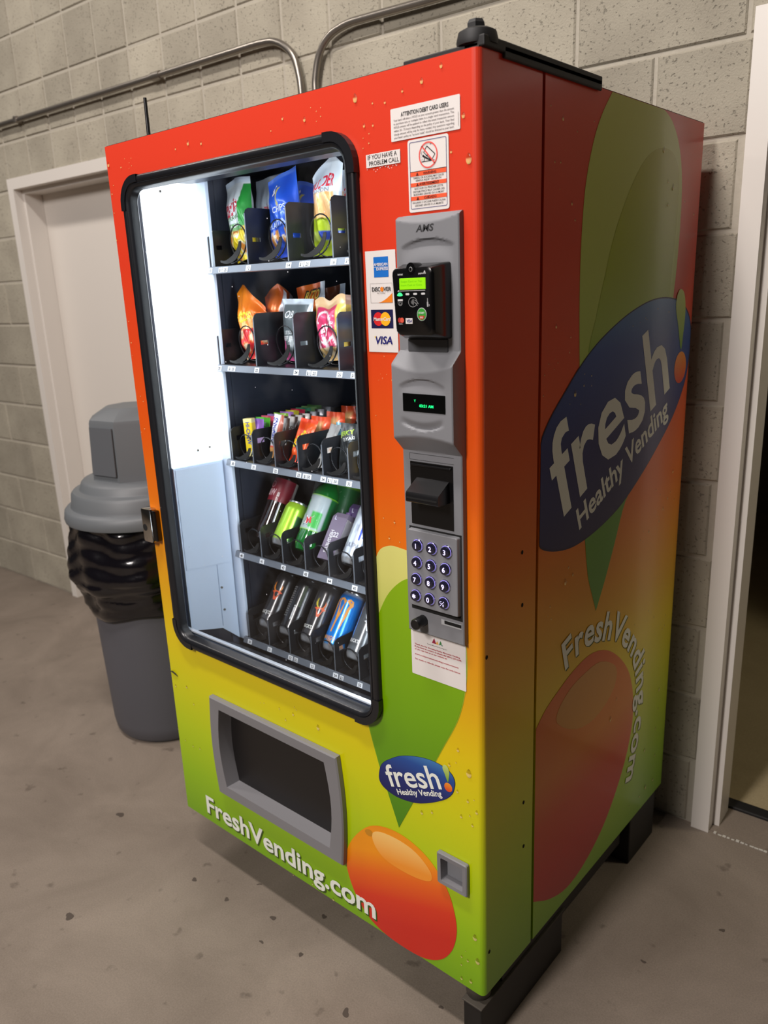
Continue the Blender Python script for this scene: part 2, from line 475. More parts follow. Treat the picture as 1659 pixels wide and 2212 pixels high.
# dried spills on the concrete
random.seed(21)
M_STAIN = mat('dark_spill', (74, 64, 56), .75)
for x, y, r_ in ((.71, -.112, .0105), (.378, -.03, .008), (.517, -.065, .007), (.413, -.099, .006), (.233, -.064, .007), (.259, .026, .006), (.477, .054, .007), (.105, -.073, .009), (-.043, -.356, .012), (-.309, -.047, .012), (1.16, .42, .006), (1.27, .625, .007), (.865, .03, .005)):
    k = random.uniform(0, 6.3); rot = random.uniform(0, 3.1); st_ = random.uniform(.45, .95)
    pts = []
    for i in range(14):
        a = 2 * PI * i / 14; rr = r_ * (1 + .22 * math.sin(2 * a + k) + .16 * math.sin(3 * a + 2 * k)); px, py = rr * math.cos(a), rr * st_ * math.sin(a)
        pts.append((x + px * math.cos(rot) - py * math.sin(rot), y + px * math.sin(rot) + py * math.cos(rot)))
    obj('spill', MB().prism(pts, .0, .0004, axis=2), M_STAIN, floor)

# conduits on the wall
def conduit(name, pts, label, extras):
    p3 = []
    for i, (a, b) in enumerate(pts): p3.append((a, -.022, b))
    sp = spline(p3, 6, False)
    root = thing(name, label, 'conduit', M=WALLM @ Matrix.Translation((pts[0][0], 0, pts[0][1])), group='conduits on the block wall')
    obj('pipe', MB().tube(sp, .0112, 14), M_STEEL, root, M=WALLM, smooth=True)
    for kind, t, z, horiz in extras:
        if kind == 'coupling':
            e = (.024, 0, 0) if horiz else (0, 0, .024)
            obj('coupling', MB().tube([(t - e[0], -.022, z - e[2]), (t + e[0], -.022, z + e[2])], .0145, 16), M_STEEL, root, M=WALLM, auto=40)
        else:
            o2 = MB().bbox(t - .012, t + .012, -.036, .0, z - .014, z + .014, .004) if horiz else MB().bbox(t - .014, t + .014, -.036, 0, z - .012, z + .012, .004)
            obj('strap', o2, M_STEEL, root, M=WALLM)
    return root
conduit('conduit', [(-4.4, 2.309), (-3.6, 2.308), (-2.9, 2.307), (-2.1, 2.306), (-1.6, 2.306), (-1.43, 2.304), (-1.36, 2.29), (-1.305, 2.25), (-1.28, 2.19), (-1.272, 2.1), (-1.27, 1.8), (-1.27, 1.4)],
        'galvanized conduit bending down left of the other, running far left along the wall', [('coupling', -1.99, 2.306, True), ('strap', -3.0, 2.308, True)])
conduit('conduit', [(-1.214, 1.4), (-1.214, 1.8), (-1.213, 2.1), (-1.208, 2.17), (-1.185, 2.23), (-1.14, 2.268), (-1.07, 2.284), (-.98, 2.284), (-.7, 2.279), (-.2, 2.279), (.6, 2.279)],
        'galvanized conduit rising behind the machine and bending right along the wall', [])

# ================================================================ THE VENDING MACHINE
def wrap_material(name, drop=False):
    """printed vinyl wrap: red at the top through orange and yellow to lime at the foot"""
    m = bpy.data.materials.new(name); m.use_nodes = True
    nt = m.node_tree; N = nt.nodes; Lk = nt.links; b = N['Principled BSDF']
    geo = N.new('ShaderNodeNewGeometry'); sp = N.new('ShaderNodeSeparateXYZ'); Lk.new(geo.outputs['Position'], sp.inputs[0])
    mr = N.new('ShaderNodeMapRange'); mr.inputs['From Min'].default_value = ZB; mr.inputs['From Max'].default_value = ZT
    Lk.new(sp.outputs['Z'], mr.inputs['Value'])
    r = N.new('ShaderNodeValToRGB'); Lk.new(mr.outputs['Result'], r.inputs['Fac'])
    st = [(.144, (118, 168, 0)), (.28, (148, 190, 0)), (.42, (182, 204, 4)), (.55, (208, 206, 0)), (.68, (224, 196, 0)), (.80, (222, 166, 4)), (.92, (226, 144, 8)),
          (1.05, (228, 116, 12)), (1.2, (226, 92, 16)), (1.4, (222, 72, 28)), (1.6, (216, 60, 34)), (1.856, (218, 62, 40))]
    e = r.color_ramp.elements
    while len(e) < len(st): e.new(.5)
    for q, (z, c) in zip(e, st): q.position = (z - ZB) / (ZT - ZB); q.color = L4(c)
    col = r.outputs['Color']
    b.inputs['Roughness'].default_value = .32; b.inputs['Specular IOR Level'].default_value = .4
    b.inputs['Coat Weight'].default_value = .28; b.inputs['Coat Roughness'].default_value = .14
    if drop:                                                    # a clear bead: pale at the foot, thin dark rim at the top
        tc = N.new('ShaderNodeTexCoord'); s2 = N.new('ShaderNodeSeparateXYZ'); Lk.new(tc.outputs['Generated'], s2.inputs[0])
        rr = N.new('ShaderNodeValToRGB'); Lk.new(s2.outputs['Z'], rr.inputs['Fac'])
        rr.color_ramp.elements[0].position = .0; rr.color_ramp.elements[0].color = L4((70, 50, 10))
        rr.color_ramp.elements[1].position = 1; rr.color_ramp.elements[1].color = L4((90, 40, 10))
        for p_, c_ in ((.08, (255, 226, 140)), (.45, (255, 232, 160)), (.6, (120, 70, 20))):
            q = rr.color_ramp.elements.new(p_); q.color = L4(c_)
        ra = N.new('ShaderNodeValToRGB'); Lk.new(s2.outputs['Z'], ra.inputs['Fac'])
        ra.color_ramp.elements[0].position = .0; ra.color_ramp.elements[0].color = (.75, .75, .75, 1)
        ra.color_ramp.elements[1].position = 1; ra.color_ramp.elements[1].color = (.55, .55, .55, 1)
        for p_, c_ in ((.14, .80), (.45, .42), (.75, .20)):
            q = ra.color_ramp.elements.new(p_); q.color = (c_, c_, c_, 1)
        Lk.new(ra.outputs['Color'], b.inputs['Alpha'])
        col = rr.outputs['Color']
        b.inputs['Roughness'].default_value = .12; b.inputs['Coat Weight'].default_value = .6
    Lk.new(col, b.inputs['Base Color'])
    return m
M_WRAP = wrap_material('printed_wrap')
M_DROP = wrap_material('printed_wrap_droplet', True)
def print2(name, c0, c1, axis='Z', rough=.3, stops=None):
    """two-colour printed blend across the thing's own box"""
    m = bpy.data.materials.new(name); m.use_nodes = True
    nt = m.node_tree; N = nt.nodes; b = N['Principled BSDF']
    tc = N.new('ShaderNodeTexCoord'); s2 = N.new('ShaderNodeSeparateXYZ'); nt.links.new(tc.outputs['Generated'], s2.inputs[0])
    r = N.new('ShaderNodeValToRGB')
    if axis == 'D':
        ad = N.new('ShaderNodeMath'); ad.operation = 'MULTIPLY_ADD'; ad.inputs[1].default_value = -.35
        nt.links.new(s2.outputs['X'], ad.inputs[0]); nt.links.new(s2.outputs['Z'], ad.inputs[2]); nt.links.new(ad.outputs[0], r.inputs['Fac'])
    else:
        nt.links.new(s2.outputs[axis], r.inputs['Fac'])
    e = r.color_ramp.elements
    cols = stops or [(0, c0), (1, c1)]
    while len(e) < len(cols): e.new(.5)
    for q, (p, c) in zip(e, cols): q.position = p; q.color = L4(c)
    nt.links.new(r.outputs['Color'], b.inputs['Base Color'])
    b.inputs['Roughness'].default_value = rough; b.inputs['Coat Weight'].default_value = .2; b.inputs['Coat Roughness'].default_value = .12
    return m
VM = thing('vending_machine', 'large orange and lime snack and drink vending machine standing against the block wall', 'vending machine', (.5, .45, 0))

# ---- cabinet body behind the door
T = .03
cab = MB()
def shell(mb, x0, x1, y0, y1, z0, z1):
    mb.box(x0, x0 + T, y0, y1, z0, z1); mb.box(x1 - T, x1, y0, y1, z0, z1)
    mb.box(x0 + T, x1 - T, y1 - T, y1, z0, z1); mb.box(x0 + T, x1 - T, y0, y1 - T, z1 - T, z1); mb.box(x0 + T, x1 - T, y0, y1 - T, z0, z0 + T)
shell(cab, 0.0, W, .190, D, ZB, ZT)
obj('cabinet', cab, M_WRAP, VM)
obj('cabinet_gap',
    MB().box(W - .03, W - .006, .180, .191, ZB + .004, ZT - .003).box(.004, W - .03, .180, .191, ZT - .03, ZT - .003).box(.004, .03, .180, .191, ZB + .004, ZT - .003), M_DARK, VM)

obj('top_panel', MB().box(.002, W - .002, .004, .183, ZT + .0002, ZT + .002).box(.002, W - .002, .19, D - .002, ZT + .0002, ZT + .002), mat('top_dusty_black', (46, 42, 40), .7), VM)
# ---- door skin with its three openings
WIN = (.0615, .7605, .671, 1.784, .056)
hole_w = rrect(WIN[0] + .012, WIN[1] - .012, WIN[2] + .012, WIN[3] - .012, WIN[4] - .012)
hole_d = [(.19, .545), (.605, .545), (.605, .295), (.19, .295)]
hole_c = [(.899, .441), (.960, .441), (.960, .382), (.899, .382)]
RX = .012
outer = [(.0006, ZB), (W - RX, ZB), (W - RX, ZT), (.0006, ZT)]
v, f = fill([outer, hole_w, hole_d, hole_c])
dm = MB().add([FRONT(a, b, 0) for a, b in v], f)
for lp, dep in ((hole_w, .012), (hole_d, .06), (hole_c, .03)):
    n = len(lp); dm.add([(a, 0, b) for a, b in lp] + [(a, dep, b) for a, b in lp], [(i, (i + 1) % n, (i + 1) % n + n, i + n) for i in range(n)])
arc = [(W - RX + RX * math.sin(a), RX - RX * math.cos(a)) for a in [PI / 2 * i / 6 for i in range(7)]]
prof = arc + [(W, .181), (.0006, .181), (.0006, 0)]
n = len(prof)
for i in range(n - 1):
    a, b = prof[i], prof[i + 1]
    if i == len(arc): continue                                      # back stays open to the glass front
    dm.add([(a[0], a[1], ZB), (b[0], b[1], ZB), (b[0], b[1], ZT), (a[0], a[1], ZT)], [(0, 1, 2, 3)])
for z in (ZB, ZT):
    dm.add([(p[0], p[1], z) for p in prof], [tuple(range(n))])
obj('door', dm, M_WRAP, VM, auto=35)

# ---- gasket and glass
def gasket():
    prof = [(0, 0.0), (0, -.010), (.004, -.0135), (.013, -.0135), (.015, -.0115), (.0165, -.0135), (.022, -.012), (.025, -.006), (.0265, .004), (.028, .009), (.024, .0125), (.012, .0125)]
    rings = []
    for off, y in prof:
        rings.append([(a, y, b) for a, b in rrect(WIN[0] + off, WIN[1] - off, WIN[2] + off, WIN[3] - off, max(.006, WIN[4] - off), 7)])
    return MB().loft(rings, cap=False)
gk = obj('window_gasket', gasket(), M_RUBBER, VM, auto=50)
# moulded corner pieces of the gasket
for cx, cz, sx, sz in ((WIN[0], WIN[3], 1, -1), (WIN[1], WIN[3], -1, -1), (WIN[1], WIN[2], -1, 1), (WIN[0], WIN[2], 1, 1)):
    R0 = WIN[4] + .0012; ccx = cx + sx * WIN[4]; ccz = cz + sz * WIN[4]; R1 = WIN[4] - .0145
    o_, i_ = [], []
    for k in range(9):
        a = PI / 2 * k / 8
        o_.append((ccx - sx * R0 * math.cos(a), ccz - sz * R0 * math.sin(a))); i_.append((ccx - sx * R1 * math.cos(a), ccz - sz * R1 * math.sin(a)))
    ext = .012
    o_ = [(o_[0][0], o_[0][1] + sz * ext)] + o_ + [(o_[-1][0] + sx * ext, o_[-1][1])]
    i_ = [(i_[0][0], i_[0][1] + sz * ext)] + i_ + [(i_[-1][0] + sx * ext, i_[-1][1])]
    mb = MB(); m_ = len(o_)
    for y in (-.0148, -.001): mb.add([(p[0], y, p[1]) for p in o_ + i_], [(j, j + 1, j + 1 + m_, j + m_) for j in range(m_ - 1)])
    mb.f += [(j, j + 1, j + 1 + 2 * m_, j + 2 * m_) for j in range(m_ - 1)]
    obj('gasket_corner', mb, M_RUBBER, gk)
glm = bpy.data.materials.new('window_glass'); glm.use_nodes = True
nt = glm.node_tree; nt.nodes.remove(nt.nodes['Principled BSDF'])
go = nt.nodes['Material Output']
tr = nt.nodes.new('ShaderNodeBsdfTransparent'); tr.inputs['Color'].default_value = (.95, .965, .97, 1)
gl = nt.nodes.new('ShaderNodeBsdfGlossy'); gl.inputs['Roughness'].default_value = .02
fr = nt.nodes.new('ShaderNodeFresnel'); fr.inputs['IOR'].default_value = 1.45
m1 = nt.nodes.new('ShaderNodeMixShader'); nt.links.new(fr.outputs[0], m1.inputs[0]); nt.links.new(tr.outputs[0], m1.inputs[1]); nt.links.new(gl.outputs[0], m1.inputs[2])
dif = nt.nodes.new('ShaderNodeBsdfDiffuse'); dif.inputs['Color'].default_value = (.85, .88, .95, 1)
g2 = nt.nodes.new('ShaderNodeNewGeometry'); nz = nt.nodes.new('ShaderNodeTexNoise'); nz.inputs['Scale'].default_value = 9; nz.inputs['Detail'].default_value = 5
mr = nt.nodes.new('ShaderNodeMapRange'); mr.inputs['From Min'].default_value = .5; mr.inputs['From Max'].default_value = .8; mr.inputs['To Max'].default_value = .035
vz = nt.nodes.new('ShaderNodeTexVoronoi'); vz.inputs['Scale'].default_value = 34
lt = nt.nodes.new('ShaderNodeMath'); lt.operation = 'LESS_THAN'; lt.inputs[1].default_value = .045
mxm = nt.nodes.new('ShaderNodeMath'); mxm.operation = 'MULTIPLY_ADD'; mxm.inputs[1].default_value = .75
for q in (nz, vz): nt.links.new(g2.outputs['Position'], q.inputs['Vector'])
nt.links.new(nz.outputs['Fac'], mr.inputs['Value']); nt.links.new(vz.outputs['Distance'], lt.inputs[0])
nt.links.new(lt.outputs[0], mxm.inputs[0]); nt.links.new(mr.outputs['Result'], mxm.inputs[2])
m2 = nt.nodes.new('ShaderNodeMixShader'); nt.links.new(mxm.outputs[0], m2.inputs[0]); nt.links.new(m1.outputs[0], m2.inputs[1]); nt.links.new(dif.outputs[0], m2.inputs[2])
nt.links.new(m2.outputs[0], go.inputs['Surface'])
obj('glass_pane', MB().add([(a, .0105, b) for a, b in rrect(WIN[0] + .026, WIN[1] - .026, WIN[2] + .026, WIN[3] - .026, .03)], [tuple(range(28))]), glm, VM, label='clear glass with dust specks')
# bright metal sill strip along the bottom of the glass
obj('sill_strip', MB().bbox(.066, .734, .014, .024, .7005, .706, .0015), mat('polished_strip', (235, 238, 245), .25, .3), VM)
obj('sill_strip', MB().bbox(.09, .735, .006, .013, .692, .698, .0015), mat('dark_strip', (70, 72, 78), .3, .4), VM)

# ---- delivery bin
def dbin(k, off):
    """outline of the frame: straight top and foot, bowed sides"""
    pts = []
    x0, x1, z0, z1 = .182 + off, .628 - off, .278 + off, .558 - off
    for i in range(9):
        t = i / 8; pts.append((x0 - k * math.sin(PI * t) , z1 + (z0 - z1) * t))
    for i in range(9):
        t = i / 8; pts.append((x1 + k * math.sin(PI * t), z0 + (z1 - z0) * t))
    return pts
db = MB()
o1, i1 = dbin(.010, 0), dbin(.014, .028)
i1 = [(x + (.006 if x < .4 else -.012), z) for x, z in i1]
db.loft([[(a, -.001, b) for a, b in o1], [(a, -.012, b) for a, b in o1], [(a + (.003 if a < .4 else -.003), -.015, b + (.003 if b < .4 else -.003)) for a, b in o1],
         [(a, -.013, b) for a, b in i1], [(a + (.004 if a < .4 else -.004), .045, b) for a, b in i1]], cap=False)
dbo = obj('delivery_bin', db, M_GREYB, VM, auto=30)
obj('flap', MB().bbox(.198, .598, .026, .034, .300, .541, .004), mat('flap_black', (22, 19, 19), .45), dbo)
# ---- coin return cup
cc = MB()
for a in (((.894, .967), (.376, .450)),):
    (x0, x1), (z0, z1) = a
    o2 = rrect(x0, x1, z0, z1, .004, 3); i2 = rrect(x0 + .009, x1 - .011, z0 + .009, z1 - .012, .003, 3)
    cc.loft([[(p, -.001, q) for p, q in o2], [(p, -.008, q) for p, q in o2], [(p, -.010, q) for p, q in rrect(x0 + .002, x1 - .002, z0 + .002, z1 - .002, .004, 3)],
             [(p, -.009, q) for p, q in i2], [(p + .002, .012, q) for p, q in i2]], cap=False)
cco = obj('coin_return_cup', cc, M_GREYB, VM, auto=30)
obj('cup_flap', MB().bbox(.905, .9545, .010, .016, .3855, .437, .002), M_GREYP, cco)
obj('slot', MB().box(.908, .951, .0085, .0105, .4300, .4325), M_DARK, cco)

# ---- lock on the left edge
lk = MB().bbox(-.012, .026, -.022, .02, .936, 1.024, .005)
lko = obj('lock', lk, M_CHROME, VM, auto=30, label='chrome T-handle lock')
obj('handle', MB().bbox(.020, .040, -.016, .002, .940, 1.020, .004), mat('dark_chrome', (70, 70, 72), .2, 1.0), lko)
obj('keyhole', MB().tube([(.002, -.0225, .975), (.002, -.020, .975)], .009, 16), M_DARK, lko)

# ---- antenna
an = obj('antenna', MB().tube([(.101, .05, 1.857), (.101, .05, 1.872), (.102, .05, 1.945)], [.006, .0042, .0036], 10), M_BLACK, VM, auto=40)
obj('antenna_base', MB().tube([(.101, .05, 1.8561), (.101, .05, 1.864)], .013, 16), M_BLACK, an)

# ---- top hinge
hg = MB().bbox(W - .030, W + .006, .006, .378, 1.8565, 1.872, .002)
hg.bbox(W + .001, W + .006, .06, .378, 1.849, 1.866, .002)
hg.bbox(.856, W - .004, .006, .050, 1.8565, 1.864, .002)
hgo = obj('top_hinge', hg, M_BLACKM, VM)
obj('hinge_washer', MB().lathe([(.0, 1.864), (.030, 1.864), (.031, 1.870), (.028, 1.882), (.020, 1.886), (0, 1.886)], 24, W - .022, .030), M_BLACKM, hgo, auto=40)
obj('hinge_bolt', MB().lathe([(0, 1.886), (.014, 1.886), (.014, 1.894), (.011, 1.899), (0, 1.899)], 6, W - .024, .030), M_BLACKM, hgo)
# ---- foot hinge and legs
obj('foot_hinge', MB().lathe([(.0, .1197), (.024, .1197), (.026, .1225), (.026, .1435), (0, .1435)], 28, W - .031, .026), mat('old_grey_metal', (88, 84, 76), .5, .6, var=.2), VM, auto=40)
LEGM = mat('leg_black', (17, 15, 13), .55)
LEGTOP = mat('leg_dusty', (64, 58, 50), .7, var=.3)
for x0, x1 in ((W - .060, W - .002), (.002, .060)):
    yo = 0 if x0 > .5 else .34
    lg = obj('leg', MB().bbox(x0 + .014, x1, -.008 + yo, .33 + yo, .0, .1155, .003), LEGM, VM)
    obj('bracket', MB().bbox(x0 + .011, x1 + .002, -.010 + yo, .340 + yo, .1156, .1195, .0015), LEGTOP, lg)
    obj('riser', MB().bbox(x0 + .018, x1 - .003, .075 + yo, .335 + yo, .1196, .1435, .002), LEGM, lg)
    obj('leg', MB().bbox(x0, x1, .70, .862, .0, .1435, .003), LEGM, VM)
obj('base_rail', MB().bbox(.06, W - .02, .36, .68, .07, .1435, .003), LEGM, VM)

# ---- printed artwork of the wrap
LIMEP = print2('print_pale_lime', (176, 190, 70), (214, 214, 120), stops=[(0, (120, 160, 10)), (.55, (150, 180, 30)), (.9, (214, 212, 116)), (1, (220, 216, 124))])
LIMEG = print2('print_lime', (84, 140, 4), (128, 172, 4), stops=[(0, (70, 130, 6)), (.5, (112, 162, 0)), (1, (136, 176, 4))])
fo = [(.790, .4495), (.742, .578), (.7165, .668), (.7145, .72), (.722, .80), (.735, .90), (.752, 1.0), (.7585, 1.035), (.772, 1.058), (.795, 1.069), (.818, 1.0695), (.86, 1.063), (.905, 1.04), (.94, 1.0), (.962, .94), (.968, .88),
      (.963, .82), (.945, .755), (.907, .679), (.85, .565)]
clipw = lambda L: [(max(a, .7495) if b > .688 else a, b) for a, b in L]
pf = decal('printed_leaf', clipw(spline(fo[1:], 6, False) + [fo[0]]), LIMEP, .0004, VM, label='pale lime leaf printed on the door front')
fi = [(.790, .4500), (.745, .575), (.7185, .668), (.7172, .72), (.726, .80), (.742, .878), (.758, .919), (.790, .975), (.835, 1.012), (.88, 1.012), (.925, .985), (.955, .935), (.966, .88), (.961, .82), (.943, .755), (.905, .679), (.85, .567)]
decal('leaf_blade', clipw(spline(fi[1:], 6, False) + [fi[0]]), LIMEG, .0007, pf)
MANGO = print2('print_mango', 0, 0, 'D', stops=[(0, (206, 36, 16)), (.22, (218, 52, 16)), (.42, (234, 100, 10)), (.62, (244, 150, 6)), (.8, (240, 150, 6)), (1, (228, 96, 12))])
MANGOH = print2('print_mango_shine', 0, 0, 'D', stops=[(0, (244, 150, 40)), (.5, (248, 184, 92)), (1, (250, 206, 120))])
MANGOD = mat('print_shadow_green', (70, 104, 4), .4)
mg = [(.627, .298), (.643, .34), (.671, .38), (.707, .414), (.752, .432), (.803, .434), (.851, .420), (.887, .394), (.917, .352), (.932, .3), (.933, .258), (.92, .212), (.892, .173), (.848, .148), (.79, .1415), (.73, .1465), (.685, .166), (.650, .206), (.630, .255)]
pm = decal('printed_mango', spline(mg, 4), MANGO, .0006, VM, label='orange red mango printed at the foot of the door')
decal('mango_shine', spline([(.713, .398), (.739, .414), (.791, .418), (.835, .409), (.868, .385), (.873, .363), (.849, .350), (.799, .344), (.747, .349), (.719, .370)], 4), MANGOH, .0009, pm)
decal('scuff', spline([(.692, .397), (.704, .404), (.713, .401), (.711, .391), (.703, .387), (.694, .389)], 4), mat('print_scuff', (196, 132, 24), .6), .0010, pm)

LOGOB = print2('print_logo_blue', 0, 0, 'Z', stops=[(0, (16, 22, 84)), (.45, (24, 40, 110)), (.8, (28, 74, 150)), (1, (60, 120, 180))])
LOGOE = mat('print_logo_rim', (20, 24, 70), .3)
LOGOLEAF = print2('print_exclaim_leaf', (110, 160, 20), (200, 214, 120))
LOGODOT = print2('print_exclaim_dot', (220, 60, 20), (244, 150, 40))
SHADOWD = mat('print_letter_shadow', (58, 82, 10), .5)
CX, CZ = .545, 1.250
elp = [(.152, 1.125), (.166, 1.20), (.187, 1.248), (.223, 1.29), (.28, 1.334), (.333, 1.372), (.401, 1.41), (.495, 1.446), (.582, 1.47), (.669, 1.484), (.756, 1.484), (.833, 1.469), (.883, 1.435), (.902, 1.386), (.896, 1.335),
       (.876, 1.277), (.818, 1.209), (.733, 1.148), (.643, 1.095), (.549, 1.051), (.459, 1.027), (.375, 1.015), (.308, 1.015), (.245, 1.027), (.197, 1.046), (.163, 1.078)]
def logo(fn, S, ox, oz, clip=None, d0=.0008, edge=.006):
    def P(p): return (ox + (p[0] - CX) * S, oz + (p[1] - CZ) * S)
    big = [P(q) for q in spline(elp, 4)]
    if clip is not None: big = [(max(a, clip), b) for a, b in big]
    if D - .001 < max(a for a, b in big) and clip is not None: big = [(min(a, D - .001), b) for a, b in big]
    rim = decal('printed_logo', big, LOGOE, d0, VM, fn, label='tilted blue oval logo')
    ins = [P((CX + (a - CX) * .988, CZ + (b - CZ) * .988)) for a, b in spline(elp, 4)]
    if clip is not None: ins = [(min(max(a, clip), D - .003), b) for a, b in ins]
    decal('logo_field', ins, LOGOB, d0 + .0002, rim, fn)
    mb = MB(); ang = math.radians(20.8)
    x, z = P((.267, 1.085)); text_mb(mb, 'fresh', x, z, .178 * S, .565 * S, rot=ang, fn=fn, d=d0 + .0006, bold='medium')
    x, z = P((.346, 1.043)); text_mb(mb, 'Healthy Vending', x, z, .046 * S, .470 * S, rot=math.radians(21.6), fn=fn, d=d0 + .0006, bold=True)
    obj('logo_lettering', mb, M_LETTER, rim)
    leaf = [(.838, 1.362), (.812, 1.42), (.794, 1.455), (.793, 1.478), (.803, 1.495), (.818, 1.500), (.836, 1.492), (.848, 1.470), (.852, 1.44), (.847, 1.40)]
    decal('exclamation_leaf', [P(q) for q in spline(leaf, 4)], LOGOLEAF, d0 + .0006, rim, fn)
    decal('exclamation_dot', [P(q) for q in ell(.841, 1.320, .036, .037)], LOGODOT, d0 + .0006, rim, fn)
logo(FRONT, .262, .843, .585)
logo(SIDE, 1.0, CX, CZ, clip=.1915)

# website lettering on the door foot, with its printed shadow
for nm, m_, dx, dz, dd in (('lettering_shadow', SHADOWD, .0035, -.004, .0011), ('website_lettering', M_LETTER, 0, 0, .0014)):
    obj(nm, text_mb(MB(), 'FreshVending.com', .092 + dx, .1705 + dz, .0525, .622, bold=True, d=dd), m_, VM)

# side artwork
sl = [(.441, .834), (.419, .88), (.399, .923), (.384, .985), (.368, 1.08), (.347, 1.22), (.333, 1.37), (.325, 1.50), (.326, 1.60), (.336, 1.69), (.360, 1.762), (.39, 1.812), (.430, 1.8555), (.671, 1.8555), (.712, 1.84), (.748, 1.81),
      (.775, 1.765), (.789, 1.70), (.789, 1.60), (.777, 1.496), (.752, 1.36), (.70, 1.20), (.64, 1.10), (.569, 1.054), (.52, .965), (.482, .897)]
SIDELEAF = print2('print_side_leaf', 0, 0, 'Z', stops=[(0, (84, 150, 50)), (.2, (100, 160, 50)), (.5, (170, 196, 84)), (.8, (190, 200, 92)), (1, (196, 200, 92))])
SIDEBLADE = print2('print_side_leaf_blade', 0, 0, 'Z', stops=[(0, (128, 168, 50)), (.12, (158, 186, 74)), (.4, (160, 178, 30)), (1, (176, 176, 0))])
ps = decal('printed_leaf', spline(sl[:13], 4, False) + spline(sl[13:], 4, False), SIDELEAF, .0004, VM, SIDE, label='tall lime leaf printed on the side panel')
decal('leaf_blade', spline([(.372, 1.385), (.395, 1.46), (.424, 1.53), (.455, 1.60), (.49, 1.655), (.54, 1.715), (.59, 1.757), (.64, 1.779), (.69, 1.785), (.735, 1.776), (.765, 1.74), (.770, 1.66), (.758, 1.55), (.74, 1.45), (.66, 1.43), (.5, 1.40)], 4), SIDEBLADE, .0007, ps, SIDE)
SMANGO = print2('print_side_mango', 0, 0, 'Z', stops=[(0, (176, 24, 20)), (.2, (196, 38, 24)), (.42, (206, 70, 20)), (.62, (214, 120, 24)), (.8, (216, 112, 22)), (1, (206, 66, 22))])
sm = [(.1895, .665), (.227, .691), (.278, .711), (.342, .730), (.419, .738), (.493, .720), (.563, .678), (.628, .614), (.663, .541), (.672, .467), (.660, .406), (.631, .346), (.577, .277), (.512, .222), (.425, .184), (.341, .175), (.262, .200), (.1895, .244)]
pms = decal('printed_mango', spline(sm, 4, False), SMANGO, .0006, VM, SIDE, label='red orange mango printed on the side panel')
decal('mango_shine', spline([(.286, .628), (.276, .660), (.325, .691), (.392, .702), (.474, .699), (.554, .655), (.560, .612), (.516, .578), (.442, .564), (.36, .582)], 4), print2('print_side_shine', (206, 136, 44), (196, 130, 56)), .0009, pms, SIDE)
arcp = spline([(.300, .747), (.354, .762), (.400, .766), (.448, .759), (.513, .739), (.550, .722), (.596, .690), (.632, .655), (.658, .615), (.675, .576), (.684, .53), (.688, .48), (.685, .44), (.676, .397), (.662, .345), (.645, .282)], 8, False)
cum = [0]
for a, b in zip(arcp, arcp[1:]): cum.append(cum[-1] + math.hypot(b[0] - a[0], b[1] - a[1]))
def on_path(s):
    s = max(0, min(cum[-1] - 1e-6, s))
    for i in range(len(cum) - 1):
        if cum[i + 1] >= s:
            t = (s - cum[i]) / max(1e-9, cum[i + 1] - cum[i]); a, b = arcp[i], arcp[i + 1]
            return (a[0] + (b[0] - a[0]) * t, a[1] + (b[1] - a[1]) * t, math.atan2(b[1] - a[1], b[0] - a[0]))
word = 'FreshVending.com'
tot = text2d(word, True)[2]
for nm, m_, dx, dz, dd in (('lettering_shadow', SHADOWD, .0035, -.0035, .0011), ('website_lettering', M_LETTER, 0, 0, .0014)):
    mb = MB(); s = 0
    for chh in word:
        adv = GL[(chh, True)][2] / tot * cum[-1]
        x, z, a = on_path(s + adv / 2)
        cap = .066 - .010 * (s / cum[-1])
        g = text2d(chh, True); k = cap / CAPH; kx = adv / g[2]
        pts = []
        for px, pz in g[0]:
            qx, qz = (px - g[2] / 2) * kx, pz * k
            pts.append(SIDE(x + dx + math.cos(a) * qx - math.sin(a) * qz, z + dz + math.sin(a) * qx + math.cos(a) * qz, dd))
        mb.add(pts, g[1]); s += adv
    obj(nm, mb, m_, VM)
for y, z in ((.014, .895), (.131, 1.058), (.133, .954), (.145, .52), (.147, .414), (.019, .245)):
    obj('screw_hole', MB().add([SIDE(a, b, .0005) for a, b in ell(y, z, .0038, .0042, 0, 14)], [tuple(range(14))]), M_DARK, VM)
# torn corner of the wrap at the left edge
obj('torn_wrap', MB().tube([(.002, -.001, .566), (.012, -.004, .5705), (.024, -.003, .566), (.032, -.001, .560)], [.0012, .002, .002, .0008], 6), M_BLACKM, VM)

